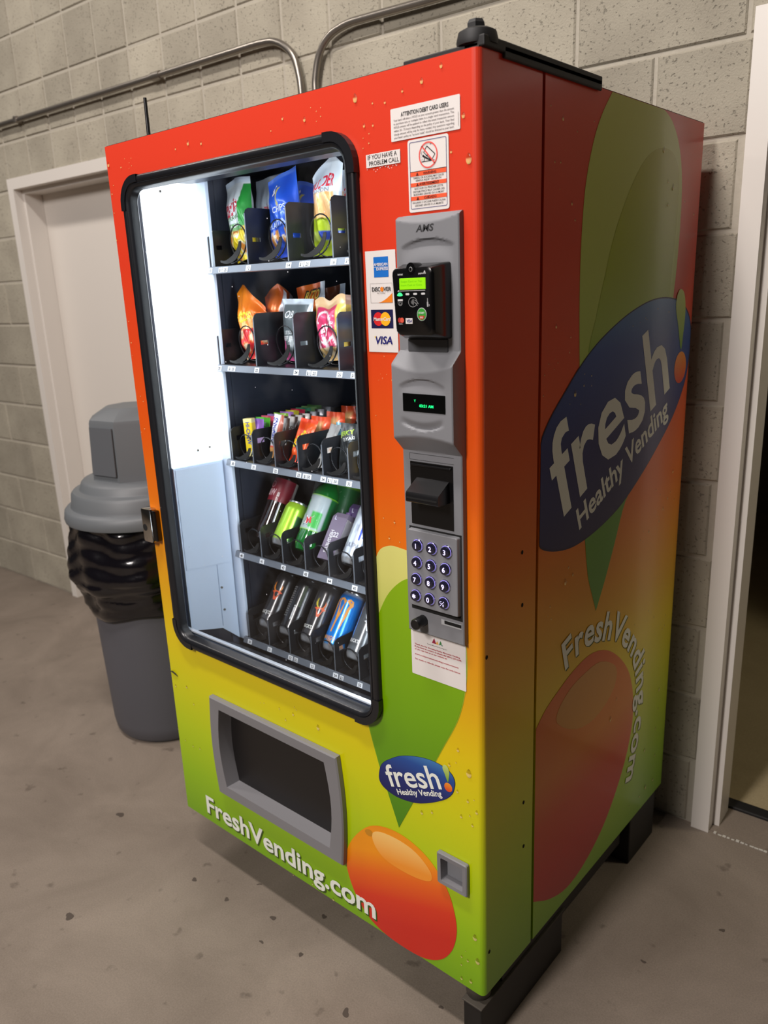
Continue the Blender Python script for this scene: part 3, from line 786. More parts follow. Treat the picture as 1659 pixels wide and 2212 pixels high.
# printed water drops, each a low raised bead
def drop_mesh(side):
    rings = []; N_ = 12
    for s_, h in ((1.0, 0.0), (.86, .55), (.55, .9), (.2, 1.0)):
        ring = []
        for i in range(N_):
            a = 2 * PI * i / N_; x, z = math.cos(a) * .66 * s_, math.sin(a) * s_
            if z > 0: x *= 1 - .38 * z
            ring.append((x, -h * .13, z) if not side else (h * .13, x, z))
        rings.append(ring)
    mb = MB().loft(rings, cap=False); mb.f.append(tuple(range(3 * N_, 4 * N_)))
    me = bpy.data.meshes.new('water_drop'); me.from_pydata(mb.v, [], mb.f); me.materials.append(M_DROP)
    me.polygons.foreach_set('use_smooth', [True] * len(me.polygons)); return me
FD= [(0.009,1.819,0.006),(0.058,1.808,0.003),(0.076,1.823,0.0015),(0.101,1.821,0.0015),(0.092,1.813,0.0015),(0.1,1.806,0.0015),(0.089,1.802,0.0015),(0.263,1.818,0.0032),(0.306,1.823,0.0054),(0.348,1.817,0.004),(0.553,1.81,0.0024),(0.585,1.825,0.0036),(0.64,1.815,0.0047),(0.657,1.831,0.0015),(0.681,1.827,0.0015),(0.67,1.823,0.0015),(0.68,1.814,0.0019),(0.669,1.808,0.0015),(0.76,1.828,0.0073),(0.797,1.815,0.0025),(0.823,1.812,0.0032),(0.859,1.822,0.0031),(0.897,1.829,0.0048),(0.934,1.843,0.0043),(0.777,1.785,0.0037),(0.796,1.783,0.0029),(0.787,1.772,0.0018),(0.774,1.767,0.0015),(0.786,1.758,0.0022),(0.773,1.752,0.0015),(0.973,1.77,0.0047),(0.95,1.724,0.0031),(0.982,1.71,0.0082),(0.019,1.775,0.002),(0.009,1.758,0.0031),(0.008,1.718,0.0021),(0.001,1.66,0.0032),(0.801,1.417,0.0015),(0.791,1.386,0.0009),(0.805,1.386,0.001),(0.795,1.378,0.0009),(0.786,1.375,0.0007),(0.816,1.377,0.0016),(0.776,1.312,0.0015),(0.784,1.122,0.0021),(0.81,1.118,0.0034),(0.796,1.085,0.0032),(0.821,1.082,0.0021),(0.384,0.602,0.0023),(0.438,0.606,0.0033),(0.491,0.628,0.0022),(0.497,0.623,0.0022),(0.485,0.608,0.0049),(0.457,0.584,0.0039),(0.565,0.603,0.0075),(0.945,0.695,0.0049),(0.924,0.655,0.0045),(0.94,0.666,0.0022),(0.969,0.654,0.0094),(0.942,0.604,0.0041),(0.966,0.593,0.0046),(0.98,0.602,0.0023),(0.853,0.516,0.0054),(0.879,0.529,0.0044),(0.95,0.552,0.0047),(0.97,0.563,0.0028),(0.99,0.577,0.005),(0.976,0.544,0.0042),(0.979,0.283,0.0081),(0.946,0.216,0.0037),(0.956,0.236,0.0016),(0.961,0.215,0.0042),(0.945,0.195,0.0032),(0.989,0.228,0.0083),(0.945,0.16,0.0048),(0.968,0.167,0.0059),(0.437,0.144,0.0026),(0.506,0.155,0.0038),(0.535,0.155,0.0031),(0.576,0.149,0.0049),(0.016,0.527,0.0039),(0.069,0.541,0.0045),(0.092,0.499,0.0039),(-0.0,0.393,0.0028),(0.031,0.368,0.0034),(0.065,0.363,0.0041),(0.096,0.367,0.004),(0.372,0.599,0.0017),(0.022,1.304,0.0022),(0.031,1.292,0.0026),(0.022,1.225,0.0031),(0.006,1.215,0.0018),(0.017,0.528,0.0045),(0.067,0.541,0.0039),(0.012,1.479,0.0024),(0.011,1.43,0.0032),(0.009,1.4,0.0016)]
SD= [(0.206,1.805,0.0018),(0.247,1.791,0.0047),(0.36,1.799,0.002),(0.298,1.776,0.002),(0.222,1.722,0.0029),(0.242,1.723,0.0029),(0.241,1.681,0.0017),(0.285,1.66,0.0046),(0.298,1.633,0.0031),(0.675,1.781,0.0064),(0.706,1.723,0.0042),(0.735,1.713,0.0074),(0.712,1.677,0.0043),(0.806,1.688,0.0029),(0.865,1.664,0.004),(0.256,1.743,0.0012),(0.238,1.453,0.0046),(0.293,1.43,0.0025),(0.29,1.403,0.0026),(0.236,1.396,0.0014),(0.214,1.389,0.0022),(0.247,1.388,0.002),(0.234,1.378,0.0017),(0.2,1.371,0.0025),(0.196,1.335,0.0028),(0.316,1.324,0.0074),(0.382,1.351,0.003),(0.353,1.357,0.0021),(0.351,1.335,0.003),(0.383,1.331,0.0021),(0.34,1.301,0.0021),(0.296,1.307,0.0018),(0.836,1.068,0.0057),(0.736,1.043,0.0032),(0.763,1.024,0.0032),(0.813,1.005,0.0041),(0.827,1.017,0.0029),(0.855,0.992,0.0034),(0.786,0.985,0.0049),(0.753,0.972,0.002),(0.765,0.957,0.0037),(0.706,0.947,0.0048),(0.673,0.955,0.002),(0.66,0.938,0.0028),(0.674,0.929,0.0016),(0.307,0.976,0.0027),(0.327,0.955,0.0045),(0.689,1.463,0.002),(0.752,1.454,0.0031),(0.625,1.447,0.002),(0.633,1.443,0.002),(0.563,1.434,0.0022),(0.598,1.439,0.0016),(0.296,0.948,0.0074),(0.327,0.956,0.0033),(0.308,0.976,0.0032),(0.236,0.916,0.0032),(0.228,0.898,0.0018),(0.241,0.888,0.0028),(0.732,0.733,0.003),(0.769,0.703,0.0037),(0.847,0.681,0.0032),(0.831,0.648,0.0044),(0.652,0.725,0.0029),(0.844,0.652,0.0032),(0.568,0.563,0.0047),(0.538,0.523,0.0077),(0.835,0.471,0.006),(0.836,0.413,0.0041),(0.826,0.357,0.0049),(0.76,0.325,0.0068),(0.834,0.271,0.005),(0.83,0.196,0.0058),(0.78,0.2,0.0079),(0.742,0.192,0.005),(0.676,0.201,0.0028)]
for data, side in ((FD, False), (SD, True)):
    me = drop_mesh(side)
    for a, z, r_ in data:
        if not side: a = min(max(a, r_ * .7 + .001), W - RX - r_ * .3)
        o = bpy.data.objects.new('water_drop', me); COL.objects.link(o)
        p = FRONT(a, z, .0016) if not side else SIDE(max(a, .190 + r_ * .7), z, .0016)
        place(o, Matrix.Translation(p) @ Matrix.Diagonal((r_, r_, r_, 1)), VM)

# ---- stickers
def sticker(name, x0, x1, z0, z1, label, r=.0015, d=.0012, m=None):
    return decal(name, rrect(x0, x1, z0, z1, r, 3), m or M_WHITE, d, VM, label=label)
SD_ = .0016
st = sticker('notice_sticker', .8335, .967, 1.7525, 1.7995, 'white notice about debit card holds')
mb = text_mb(MB(), 'ATTENTION DEBIT CARD USERS', .9005, 1.7862, .0058, .0915, 'c', bold=True, d=SD_)
obj('heading', mb, M_INK, st)
mb = MB()
for i, s in enumerate(('Your bank will place a HOLD on your account greater than the amount', 'to purchase one or multiple items in a single vend transaction. The', 'HOLD amount will be updated to reflect the actual transaction amount',
                       'within 24 - 72 hours depending on the policy of your bank. Your final', 'charge amount will be only for items vended. Any questions regarding', 'your bank\'s policy on "account holds" should be directed to your bank.')):
    text_mb(mb, s, .8395, 1.7808 - .0050 * i, .0030, .117, d=SD_)
mb.add([(.9636, -SD_, 1.776), (.9642, -SD_, 1.776), (.9642, -SD_, 1.757), (.9636, -SD_, 1.757)], [(0, 1, 2, 3)])
obj('small_print', mb, M_INKGREY, st)

st = sticker('help_sticker', .778, .8505, 1.7205, 1.7405, 'white sticker for reporting a problem', .0005)
mb = text_mb(MB(), 'IF YOU HAVE A', .7815, 1.7322, .0068, .0625, d=SD_); text_mb(mb, 'PROBLEM CALL', .7840, 1.7230, .0066, .0640, d=SD_)
obj('small_print', mb, M_INK, st)
mb = MB()
random.seed(3)
for i in range(16):
    x = random.uniform(.778, .842); z = 1.7195 - abs(random.gauss(0, .003)); mb.add([(x, -.0012, z), (x + random.uniform(.001, .003), -.0012, z + .0005), (x + .001, -.0012, z - .0012)], [(0, 1, 2)])
obj('sticker_residue', mb, M_WHITE, VM, kind='stuff')

st = sticker('warning_sticker', .8660, .9452, 1.6440, 1.7500, 'white and orange tipping warning', .004)
def ring2(lo, li): return [lo, li]
decal('border_line', [rrect(.8698, .9415, 1.6487, 1.7465, .003), rrect(.8706, .9407, 1.6495, 1.7457, .0024)], M_INKNAVY, SD_, st)
WOR = mat('warning_orange', (238, 92, 52), .45)
for nm, z0, z1, word_ in (('warning_band', 1.6968, 1.7030, 'WARNING'), ('warning_band', 1.6816, 1.6872, 'AVERTISSEMENT'), ('warning_band', 1.6614, 1.6672, 'CUIDADO')):
    bnd = decal(nm, [(.8706, z0), (.9407, z0), (.9407, z1), (.8706, z1)], WOR, SD_, st)
    mb = text_mb(MB(), word_, .909 if len(word_) < 9 else .9075, z0 + .0012, .0036, None, 'c', bold=True, d=SD_ + .0004)
    tx = .8845; mb.add([FRONT(tx - .0028, z0 + .0006, SD_ + .0004), FRONT(tx + .0028, z0 + .0006, SD_ + .0004), FRONT(tx, z1 - .0004, SD_ + .0004)], [(0, 1, 2)])
    if False: pass
    obj('band_lettering', mb, mat('ink_dark_red', (92, 20, 12), .5), st)
mb = MB().add([FRONT(.8706, 1.7030, SD_), FRONT(.9407, 1.7030, SD_), FRONT(.9407, 1.7040, SD_), FRONT(.8706, 1.7040, SD_)], [(0, 1, 2, 3)])
for s, z, w in (('TIPPING OR ROCKING MAY CAUSE', 1.6926, .060), ('SERIOUS INJURY OR DEATH', 1.6888, .050), ('BASCULER OU PENCHER CETTE', 1.6772, .056), ('DISTRIBUTRICE PEUT CAUSER DES', 1.6727, .062), ('BLESSURES GRAVES OU LA MORT', 1.6685, .060),
                ('INCLINAR O SACUDIR PUEDE CAUSAR', 1.6566, .065), ('LESIONES GRAVES O LA MUERTE', 1.6522, .056)):
    text_mb(mb, s, .9058, z, .0027, w, 'c', d=SD_)
obj('small_print', mb, M_INK, st)
pg = decal('prohibition_sign', [ell(.9065, 1.7248, .0182, .0189, 0, 48), ell(.9065, 1.7248, .0162, .0169, 0, 48)], mat('ink_sign_red', (232, 84, 76), .5), SD_ + .0003, st)
mb = MB()
def bar2(mb, a, b, w, d):
    dx, dz = b[0] - a[0], b[1] - a[1]; l = math.hypot(dx, dz); nx, nz = -dz / l * w / 2, dx / l * w / 2
    mb.add([FRONT(a[0] + nx, a[1] + nz, d), FRONT(b[0] + nx, b[1] + nz, d), FRONT(b[0] - nx, b[1] - nz, d), FRONT(a[0] - nx, a[1] - nz, d)], [(0, 1, 2, 3)])
for a, b, w in (((.904, 1.7377), (.9196, 1.7248), .0014), ((.9196, 1.7248), (.9136, 1.7178), .0011), ((.904, 1.7377), (.8978, 1.7292), .0011), ((.8978, 1.7292), (.9125, 1.7168), .0012), ((.893, 1.7161), (.9186, 1.7163), .0011),
                ((.8975, 1.7236), (.905, 1.7196), .0026), ((.905, 1.7196), (.911, 1.7168), .0022), ((.8995, 1.722), (.898, 1.7165), .0010), ((.902, 1.7235), (.906, 1.7255), .0011), ((.895, 1.7315), (.8935, 1.728), .0006), ((.8925, 1.729), (.8945, 1.7255), .0006),
                ((.892, 1.7235), (.8935, 1.723), .0006), ((.8937, 1.718), (.895, 1.7205), .0005), ((.910, 1.7392), (.913, 1.7402), .0006)):
    bar2(mb, a, b, w, SD_)
mb.add([FRONT(p[0], p[1], SD_) for p in ell(.8968, 1.7243, .0018, .0018, 0, 12)], [tuple(range(12))])
obj('tipping_pictogram', mb, M_INK, st)
mb = MB(); bar2(mb, (.8945, 1.7385), (.9188, 1.7118), .0021, SD_ + .0003)
obj('prohibition_bar', mb, MATS['ink_sign_red'], st)

st = sticker('card_sticker', .7665, .8335, 1.4235, 1.5910, 'white strip of four payment card marks', .001)
C1 = SD_; C2 = SD_ + .0004; C3 = SD_ + .0008
def rect(x0, x1, z0, z1): return [(x0, z0), (x1, z0), (x1, z1), (x0, z1)]
b_ = decal('blue_card_mark', rect(.7853, .8176, 1.5481, 1.5808), mat('ink_card_blue', (20, 108, 196), .45), C1, st)
mb = text_mb(MB(), 'AMERICAN', .7862, 1.5665, .0044, .0305, d=C2, bold=True); text_mb(mb, 'EXPRESS', .7912, 1.5592, .0044, .0262, d=C2, bold=True)
bar2(mb, (.7853, 1.5645), (.8176, 1.5645), .0005, C2)
obj('card_lettering', mb, M_WHITE, st)
decal('card_outline', [rect(.7755, .8246, 1.5060, 1.5382), rect(.7758, .8243, 1.5063, 1.5379)], M_INKGREY, C1, st)
decal('orange_corner', [(.7925, 1.5064)] + [(.7925 + .032 * t, 1.5064 + .0155 * t ** 1.6) for t in (.2, .4, .6, .8, 1.0)] + [(.8243, 1.5064)], mat('ink_card_orange', (232, 128, 30), .45), C1, st)
mb = text_mb(MB(), 'DISC', .7790, 1.5252, .0066, .0195, bold=True, d=C2); text_mb(mb, 'VER', .8055, 1.5252, .0066, .0165, bold=True, d=C2)
obj('card_lettering', mb, M_INK, st)
obj('card_lettering', text_mb(MB(), 'NETWORK', .800, 1.5212, .0018, .019, 'c', d=C2), M_INKGREY, st)
decal('orange_dot', ell(.8020, 1.5284, .0036, .0040, 0, 20), MATS['ink_card_orange'], C2, st)
decal('navy_card_mark', rect(.7748, .8242, 1.4639, 1.4949), mat('ink_card_navy', (22, 22, 70), .45), C1, st)
decal('red_disc', ell(.7915, 1.4793, .0112, .0114, 0, 32), mat('ink_card_red', (212, 34, 38), .45), C2, st)
decal('yellow_disc', ell(.8075, 1.4793, .0112, .0114, 0, 32), mat('ink_card_yellow', (244, 178, 30), .45), C2 + .0002, st)
mb = text_mb(MB(), 'MasterCard', .7803, 1.4766, .0056, .0390, bold=True, d=C3, shear=.15)
obj('card_lettering', mb, M_WHITE, st)
obj('card_lettering', text_mb(MB(), 'VISA', .7812, 1.4375, .0125, .0395, bold=True, d=C2, shear=.2), M_INKNAVY, st)
decal('gold_tick', [(.7806, 1.4500), (.7850, 1.4500), (.7838, 1.4468)], mat('ink_gold', (230, 196, 60), .45), C3, st)

st = sticker('service_sticker', .8405, .9655, .8225, .918, 'white service notice with red print below the keypad', .002)
mb = MB()
for s, z, w in (('Thank you for choosing Rocky Mountain Vending.', .8848, .105), ('If you need to contact us please dial (801) 225-5390,', .8797, .108), ('or you can visit us at our website at:', .8745, .0755), ('www.rockymountainvending.com/comments', .8642, .101), ('For issues or refunds, please scan the code below:', .8542, .105)):
    text_mb(mb, s, .8485, z, .0027, w, bold=True, d=SD_)
obj('small_print', mb, M_INKRED, st)
obj('mark_lettering', text_mb(MB(), 'Rocky Mountain Vending LLC', .9018, .8928, .0020, .046, 'c', d=SD_), M_INKGREY, st)
for nm, pts, c in (('red_peak', [(.8896, .8985), (.8995, .8985), (.8953, .9093)], (150, 30, 60)), ('yellow_peak', [(.8985, .8985), (.9055, .8985), (.902, .9055)], (226, 170, 80)), ('green_peak', [(.906, .8985), (.9095, .9074), (.912, .903), (.9115, .900)], (60, 130, 70)), ('teal_peak', [(.9115, .8985), (.9150, .8985), (.9128, .9010)], (50, 120, 110))):
    decal(nm, pts, mat('ink_' + nm, c, .5), SD_, st)

# ---- grey control panel as one moulded height field
PX0, PX1, PZ0, PZ1 = .8445, .9702, .9185, 1.6395
PXC = (PX0 + PX1) / 2; PHW = (PX1 - PX0) / 2
def sm(a, b, x):
    t = max(0.0, min(1.0, (x - a) / (b - a))); return t * t * (3 - 2 * t)
def panel_h(x, z):
    u = (x - PXC) / PHW
    h = .0125
    arc_top = 1.4085 - .0125 * (1 - u * u)                # sagging upper ridge of the display pod
    arc_bot = 1.2835 + .0065 * (1 - u * u)
    if z > 1.4285: pod = 0
    elif z > arc_top: pod = (1.4285 - z) / (1.4285 - arc_top)
    elif z > arc_bot: pod = 1
    elif z > 1.2595: pod = (z - 1.2595) / (arc_bot - 1.2595)
    else: pod = 0
    h += .0235 * pod
    for zc, sag, hw, dep, fade in ((1.6035, .0115, .052, .0050, .034), (1.3860, .0120, .047, .0045, .026)):
        uu = (x - PXC - .001) / hw
        if abs(uu) < 1:
            top = zc - sag * uu * uu
            if z < top: h -= dep * (1 - uu * uu) ** .5 * sm(0, .003, top - z) * (1 - sm(.004, fade, top - z))
    uu = (x - PXC) / .044
    if abs(uu) < 1:
        bot = 1.2995 + .0105 * uu * uu
        if z > bot: h -= .005 * (1 - uu * uu) ** .5 * sm(0, .002, z - bot) * (1 - sm(.003, .016, z - bot))
    rim = 1.6265 + .009 * abs(u) ** 2
    if z > rim: h -= .0085 * (z - rim) / (PZ1 - rim + 1e-6)
    e = min(x - PX0, PX1 - x, z - PZ0)
    if e < .002: h -= .0016 * (1 - e / .002)
    return max(h, .003)
NX, NZ = 44, 300
xs = [PX0, PX0 + .0008, PX0 + .002] + [PX0 + .002 + (PX1 - PX0 - .004) * i / (NX - 6) for i in range(1, NX - 6)] + [PX1 - .002, PX1 - .0008, PX1]
zs = [PZ0, PZ0 + .0008, PZ0 + .002] + [PZ0 + .002 + (PZ1 - PZ0 - .002) * i / (NZ - 3) for i in range(1, NZ - 2)]
mb = MB(); nx = len(xs)
mb.add([(x, -panel_h(x, z), z) for z in zs for x in xs], [(j * nx + i, j * nx + i + 1, (j + 1) * nx + i + 1, (j + 1) * nx + i) for j in range(len(zs) - 1) for i in range(nx - 1)])
border = [i for i in range(nx)] + [j * nx + nx - 1 for j in range(1, len(zs))] + [(len(zs) - 1) * nx + i for i in range(nx - 2, -1, -1)] + [j * nx for j in range(len(zs) - 2, 0, -1)]
k = len(mb.v); mb.v += [(mb.v[i][0], 0.0, mb.v[i][2]) for i in border]; nb = len(border)
mb.f += [(border[(i + 1) % nb], border[i], k + i, k + (i + 1) % nb) for i in range(nb)]
panel = obj('control_panel', mb, M_GREYP, VM, auto=38, label='tall grey moulded control panel')
obj('panel_emblem', text_mb(MB(), 'AMS', .8875, 1.6135, .0100, .0335, bold=True, shear=.25, d=.0128), mat('emblem_dark', (46, 46, 48), .5), panel)
# display window in the pod
dsp = obj('display', MB().bbox(.8685, .9565, -.0368, -.030, 1.3312, 1.3612, .0006), mat('display_black', (6, 7, 7), .15), panel)
M_LED = mat('display_green', (20, 235, 120), .5, emit=1.6)
mb = text_mb(MB(), 'Y', .8930, 1.3475, .0042, d=.0373); text_mb(mb, '03:21 AM', .9040, 1.3400, .0042, .0292, d=.0373, bold=True)
obj('display_text', mb, M_LED, panel)
# bill acceptor
ba = obj('bill_acceptor', MB().box(.8615, .9525, -.0138, -.006, 1.128, 1.2405), mat('acceptor_black', (9, 9, 10), .3), panel)
obj('bill_slot', MB().bbox(.8645, .9495, -.0168, -.0138, 1.2335, 1.2375, .001), M_BLACK, panel)
mb = MB().prism([(-.012, 1.211), (-.0135, 1.2135), (-.044, 1.195), (-.046, 1.191), (-.046, 1.179), (-.044, 1.177), (-.012, 1.176)], .8755, .9445, axis=0)
mb.map(lambda x, y, z: (x + (.003 if y < -.03 and x < .9 else 0) * 0, y, z))
obj('bill_bezel', mb, M_BLACK, panel, auto=30)
obj('bill_slot', MB().box(.8775, .9425, -.0465, -.0459, 1.1835, 1.1865), M_DARK, panel)
mb = MB()
for a in ((.8600, .9540, 1.2435, 1.2441), (.8600, .8605, 1.2441, 1.2545), (.8600, .9540, 1.2545, 1.2551)): mb.box(a[0], a[1], -.0130, -.0122, a[2], a[3])
obj('seam_line', mb, mat('seam_grey', (66, 66, 68), .6), panel)
# keypad
KM = mat('keypad_grey', (128, 129, 133), .5)
kp = obj('keypad', MB().loft([[(x, -.0115, z) for x, z in rrect(.8560, .9655, .9735, 1.1195, .003, 3)], [(x, -.0205, z) for x, z in rrect(.8572, .9640, .9750, 1.1185, .003, 3)], [(x, -.0215, z) for x, z in rrect(.8582, .9630, .9760, 1.1175, .003, 3)]]), KM, VM, auto=30)
obj('keypad_shadow_gap', MB().box(.8545, .9680, -.0128, -.0120, .9640, 1.1225), M_DARK, kp)
KB = mat('key_body', (24, 24, 46), .18, coat=.5)
KR = mat('key_chrome', (214, 214, 232), .12, 1.0)
KN = mat('key_numeral', (214, 208, 255), .4, emit=.9)
KH = mat('key_halo', (150, 140, 240), .4, emit=.45)
names = ['1', '2', '3', '4', '5', '6', '7', '8', '9', '*', '0', 'C']
def key_mesh(prof, m, nm):
    mb = MB().loft([[(r * math.cos(2 * PI * i / 28), -y, r * 1.02 * math.sin(2 * PI * i / 28)) for i in range(28)] for r, y in prof], cap=False)
    mb.f.append(tuple(range((len(prof) - 1) * 28, len(prof) * 28)))
    me = bpy.data.meshes.new(nm); me.from_pydata(mb.v, [], mb.f); me.materials.append(m); me.polygons.foreach_set('use_smooth', [True] * len(me.polygons)); me.set_sharp_from_angle(angle=.7); return me
km_ring = key_mesh([(.0118, .0), (.0116, .002), (.0104, .0034), (.0094, .0030)], KR, 'key_ring')
km_body = key_mesh([(.0096, .0), (.0096, .0065), (.0088, .0082), (.0074, .0086)], KB, 'key')
km_halo = key_mesh([(.0108, .0034), (.0100, .0039), (.0096, .0036)], KH, 'key_halo')
for i, s in enumerate(names):
    r_, c_ = divmod(i, 3)
    x = .8810 + .0312 * c_ - .0024 * r_; z = 1.0925 - .0320 * r_
    for nm, me in (('key', km_body), ('key_ring', km_ring)):
        o = bpy.data.objects.new(nm, me); COL.objects.link(o); place(o, Matrix.Translation((x, -.0213, z)), kp)
    o = bpy.data.objects.new('key_halo', km_halo); COL.objects.link(o); place(o, Matrix.Translation((x, -.0213, z)), kp)
    mb = MB(); dd = .0213 + .0090
    if s == 'C':
        text_mb(mb, 'C', x - .0026, z + .0006, .0042, None, 'c', bold=True, d=dd); text_mb(mb, 'E', x + .0028, z - .0046, .0040, None, 'c', bold=True, d=dd); bar2(mb, (x - .0045, z - .0048), (x + .0045, z + .0048), .0009, dd)
    elif s == '*':
        for q in range(3):
            a = PI / 2 + q * PI / 3; bar2(mb, (x - .0042 * math.cos(a), z - .0042 * math.sin(a)), (x + .0042 * math.cos(a), z + .0042 * math.sin(a)), .0022, dd)
    else: text_mb(mb, s, x, z - .0044, .0088, None, 'c', bold=True, d=dd)
    obj('key_numeral', mb, KN, kp)
# coin knob and coin slot
obj('coin_knob', MB().tube([(.8800, -.010, .945), (.8800, -.036, .945), (.8800, -.038, .945)], [.0105, .0105, .0092], 24), M_BLACK, panel, auto=40)
obj('coin_slot', MB().box(.9215, .9655, -.0133, -.010, .9485, .9585), mat('slot_light', (176, 178, 180), .4), panel)
obj('coin_slot_gap', MB().box(.9290, .9650, -.0140, -.0133, .9515, .9575), M_DARK, panel)

# ---- card reader
cd_ = obj('card_reader', MB().loft([[(x, -.008, z) for x, z in rrect(.8645, .9545, 1.4485, 1.5660, .004, 4)], [(x, -.026, z) for x, z in rrect(.8660, .9540, 1.4495, 1.5655, .005, 4)],
    [(x + (.0035 * (1.52 - z) / .06 if x < .9 else -.0005) , -.054, z) for x, z in rrect(.8745, .9545, 1.4555, 1.5600, .010, 4)], [(x + (.0035 * (1.52 - z) / .06 if x < .9 else -.001), -.0585, z) for x, z in rrect(.8755, .9530, 1.4570, 1.5590, .010, 4)],
    [(x + (.0035 * (1.52 - z) / .06 if x < .9 else -.001), -.0600, z) for x, z in rrect(.8775, .9500, 1.4590, 1.5570, .010, 4)]]), mat('reader_black', (10, 10, 11), .22), VM, auto=40)
obj('lens_hump', MB().tube([(.9125, -.040, 1.5580), (.9125, -.0606, 1.5580)], .0085, 24), MATS['reader_black'], cd_, auto=40)
obj('lens', MB().loft([[(a, -.0608, b) for a, b in ell(.9129, 1.5565, .0033, .0035, 0, 20)], [(a, -.0612, b) for a, b in ell(.9129, 1.5565, .0026, .0028, 0, 20)]], cap=False), mat('ring_grey', (150, 150, 150), .4), cd_)
RD = .0604
obj('reader_screen', MB().bbox(.8895, .9410, -.0609, -.0595, 1.5265, 1.5435, .0004), mat('screen_green', (132, 206, 4), .4, emit=.42), cd_)
mb = MB(); 
for i in range(2):
    text_mb(mb, ('Swipe Card or Tap', 'Insert Cash or Coins')[i], .8925, 1.5375 - .0055 * i, .0026, .042, d=RD + .0007)
obj('screen_text', mb, mat('screen_text_green', (104, 176, 4), .4, emit=.3), cd_)
mb = MB(); bar2(mb, (.888, 1.5247), (.9400, 1.5247), .0007, RD); bar2(mb, (.8855, 1.5240), (.888, 1.5256), .0014, RD)
text_mb(mb, 'NAYAX', .8862, 1.5482, .0024, .0105, d=RD, bold=True); text_mb(mb, 'payment', .9275, 1.5488, .0024, .0140, d=RD, bold=True)
mb.add([FRONT(*p, RD) for p in ((.9365, 1.5495), (.942, 1.5495), (.9398, 1.5540))], [(0, 1, 2)])
# card-in-hand icon, pen-like icon
mb.add([FRONT(a, b, RD) for a, b in rect(.8848, .8950, 1.5095, 1.5122)], [(0, 1, 2, 3)])
obj('reader_marks', mb, mat('print_light_grey', (205, 205, 205), .5), cd_)
mb = MB()
def ringline(mb, pts, w, d, closed=True):
    n = len(pts)
    for i in range(n if closed else n - 1): bar2(mb, pts[i], pts[(i + 1) % n], w, d)
ringline(mb, ell(.9150, 1.5075, .0085, .0072, 0, 32), .0005, RD)
for i in range(4):
    rr = .0018 + .0016 * i
    ringline(mb, [(.9105 + rr * math.cos(a), 1.5075 + rr * 1.1 * math.sin(a)) for a in [-.7 + 1.4 * j / 6 for j in range(7)]], .0005, RD, False)
ringline(mb, [(.9185, 1.5108), (.9225, 1.5088), (.9262, 1.5045)], .0006, RD, False); ringline(mb, [(.9185, 1.5075), (.9215, 1.5050), (.9240, 1.5020)], .0006, RD, False)
ringline(mb, [(.8858, 1.5090), (.8850, 1.5065), (.8870, 1.5035), (.8905, 1.5025), (.8935, 1.5045), (.8938, 1.5085)], .0005, RD, False); ringline(mb, ell(.8898, 1.5060, .0022, .0020, 0, 14), .0004, RD)
mb.add([FRONT(a, b, RD) for a, b in rect(.9428, .9452, 1.5002, 1.5075)], [(0, 1, 2, 3)]); bar2(mb, (.9440, 1.5075), (.9440, 1.5130), .0010, RD); bar2(mb, (.9470, 1.5010), (.9470, 1.5040), .0010, RD)
obj('reader_icons', mb, mat('print_mid_grey', (170, 170, 170), .5), cd_)
o = decal('status_led', spline([(.8840, 1.5182), (.8862, 1.5212), (.8895, 1.5225), (.8928, 1.5212), (.8950, 1.5182), (.8895, 1.5168)], 4), mat('led_green', (60, 240, 130), .4, emit=.9), RD, VM); o.parent = cd_; o.matrix_basis = WM[cd_.name].inverted() @ WM[o.name]
for x in (.9048, .9201, .9357):
    o = decal('status_led', rrect(x - .0038, x + .0038, 1.5182, 1.5212, .0014, 3), MATS['print_light_grey'], RD, VM); o.parent = cd_; o.matrix_basis = WM[cd_.name].inverted() @ WM[o.name]
def onr(name, loops, m, d=RD):
    v, f = fill(loops if isinstance(loops[0][0], (tuple, list)) else [loops])
    return obj(name, MB().add([FRONT(a, b, d) for a, b in v], f), m, cd_)
onr('start_button', ell(.9322, 1.4890, .0092, .0098, 0, 32), MATS['print_light_grey'])
onr('start_button_green', ell(.9322, 1.4890, .0084, .0090, 0, 32), mat('button_green', (52, 150, 50), .4), RD + .0003)
onr('start_button_red', spline([(.9265, 1.4862), (.9322, 1.4868), (.9379, 1.4862), (.9352, 1.4822), (.9322, 1.4812), (.9292, 1.4822)], 3), mat('button_red', (190, 50, 44), .4), RD + .0005)
mb = text_mb(MB(), 'START', .9322, 1.4896, .0028, .0115, 'c', bold=True, d=RD + .0007); text_mb(mb, 'END', .9322, 1.4830, .0024, .006, 'c', bold=True, d=RD + .0007)
obj('button_lettering', mb, mat('print_pale', (220, 225, 215), .5), cd_)
onr('red_disc', ell(.8875, 1.4802, .0038, .0040, 0, 20), mat('ink_dim_red', (170, 40, 36), .5)); onr('orange_disc', ell(.8925, 1.4802, .0038, .0040, 0, 20), mat('ink_dim_orange', (214, 84, 62), .5), RD + .0002)
onr('card_mark', rect(.8997, .9134, 1.4748, 1.4832), M_WHITE)
mb = text_mb(MB(), 'VISA', .9067, 1.4768, .0044, .0110, 'c', bold=True, d=RD + .0003, shear=.2)
obj('card_lettering', mb, M_INKNAVY, cd_)
mb = MB()
text_mb(mb, 'PayPass', .8895, 1.4738, .0016, .0080, 'c', d=RD, bold=True)
obj('card_lettering', mb, MATS['print_mid_grey'], cd_)
obj('reader_bracket', MB().bbox(.8655, .9470, -.0150, -.0110, 1.4270, 1.4480, .0015), mat('bracket_grey', (74, 75, 78), .5), panel)

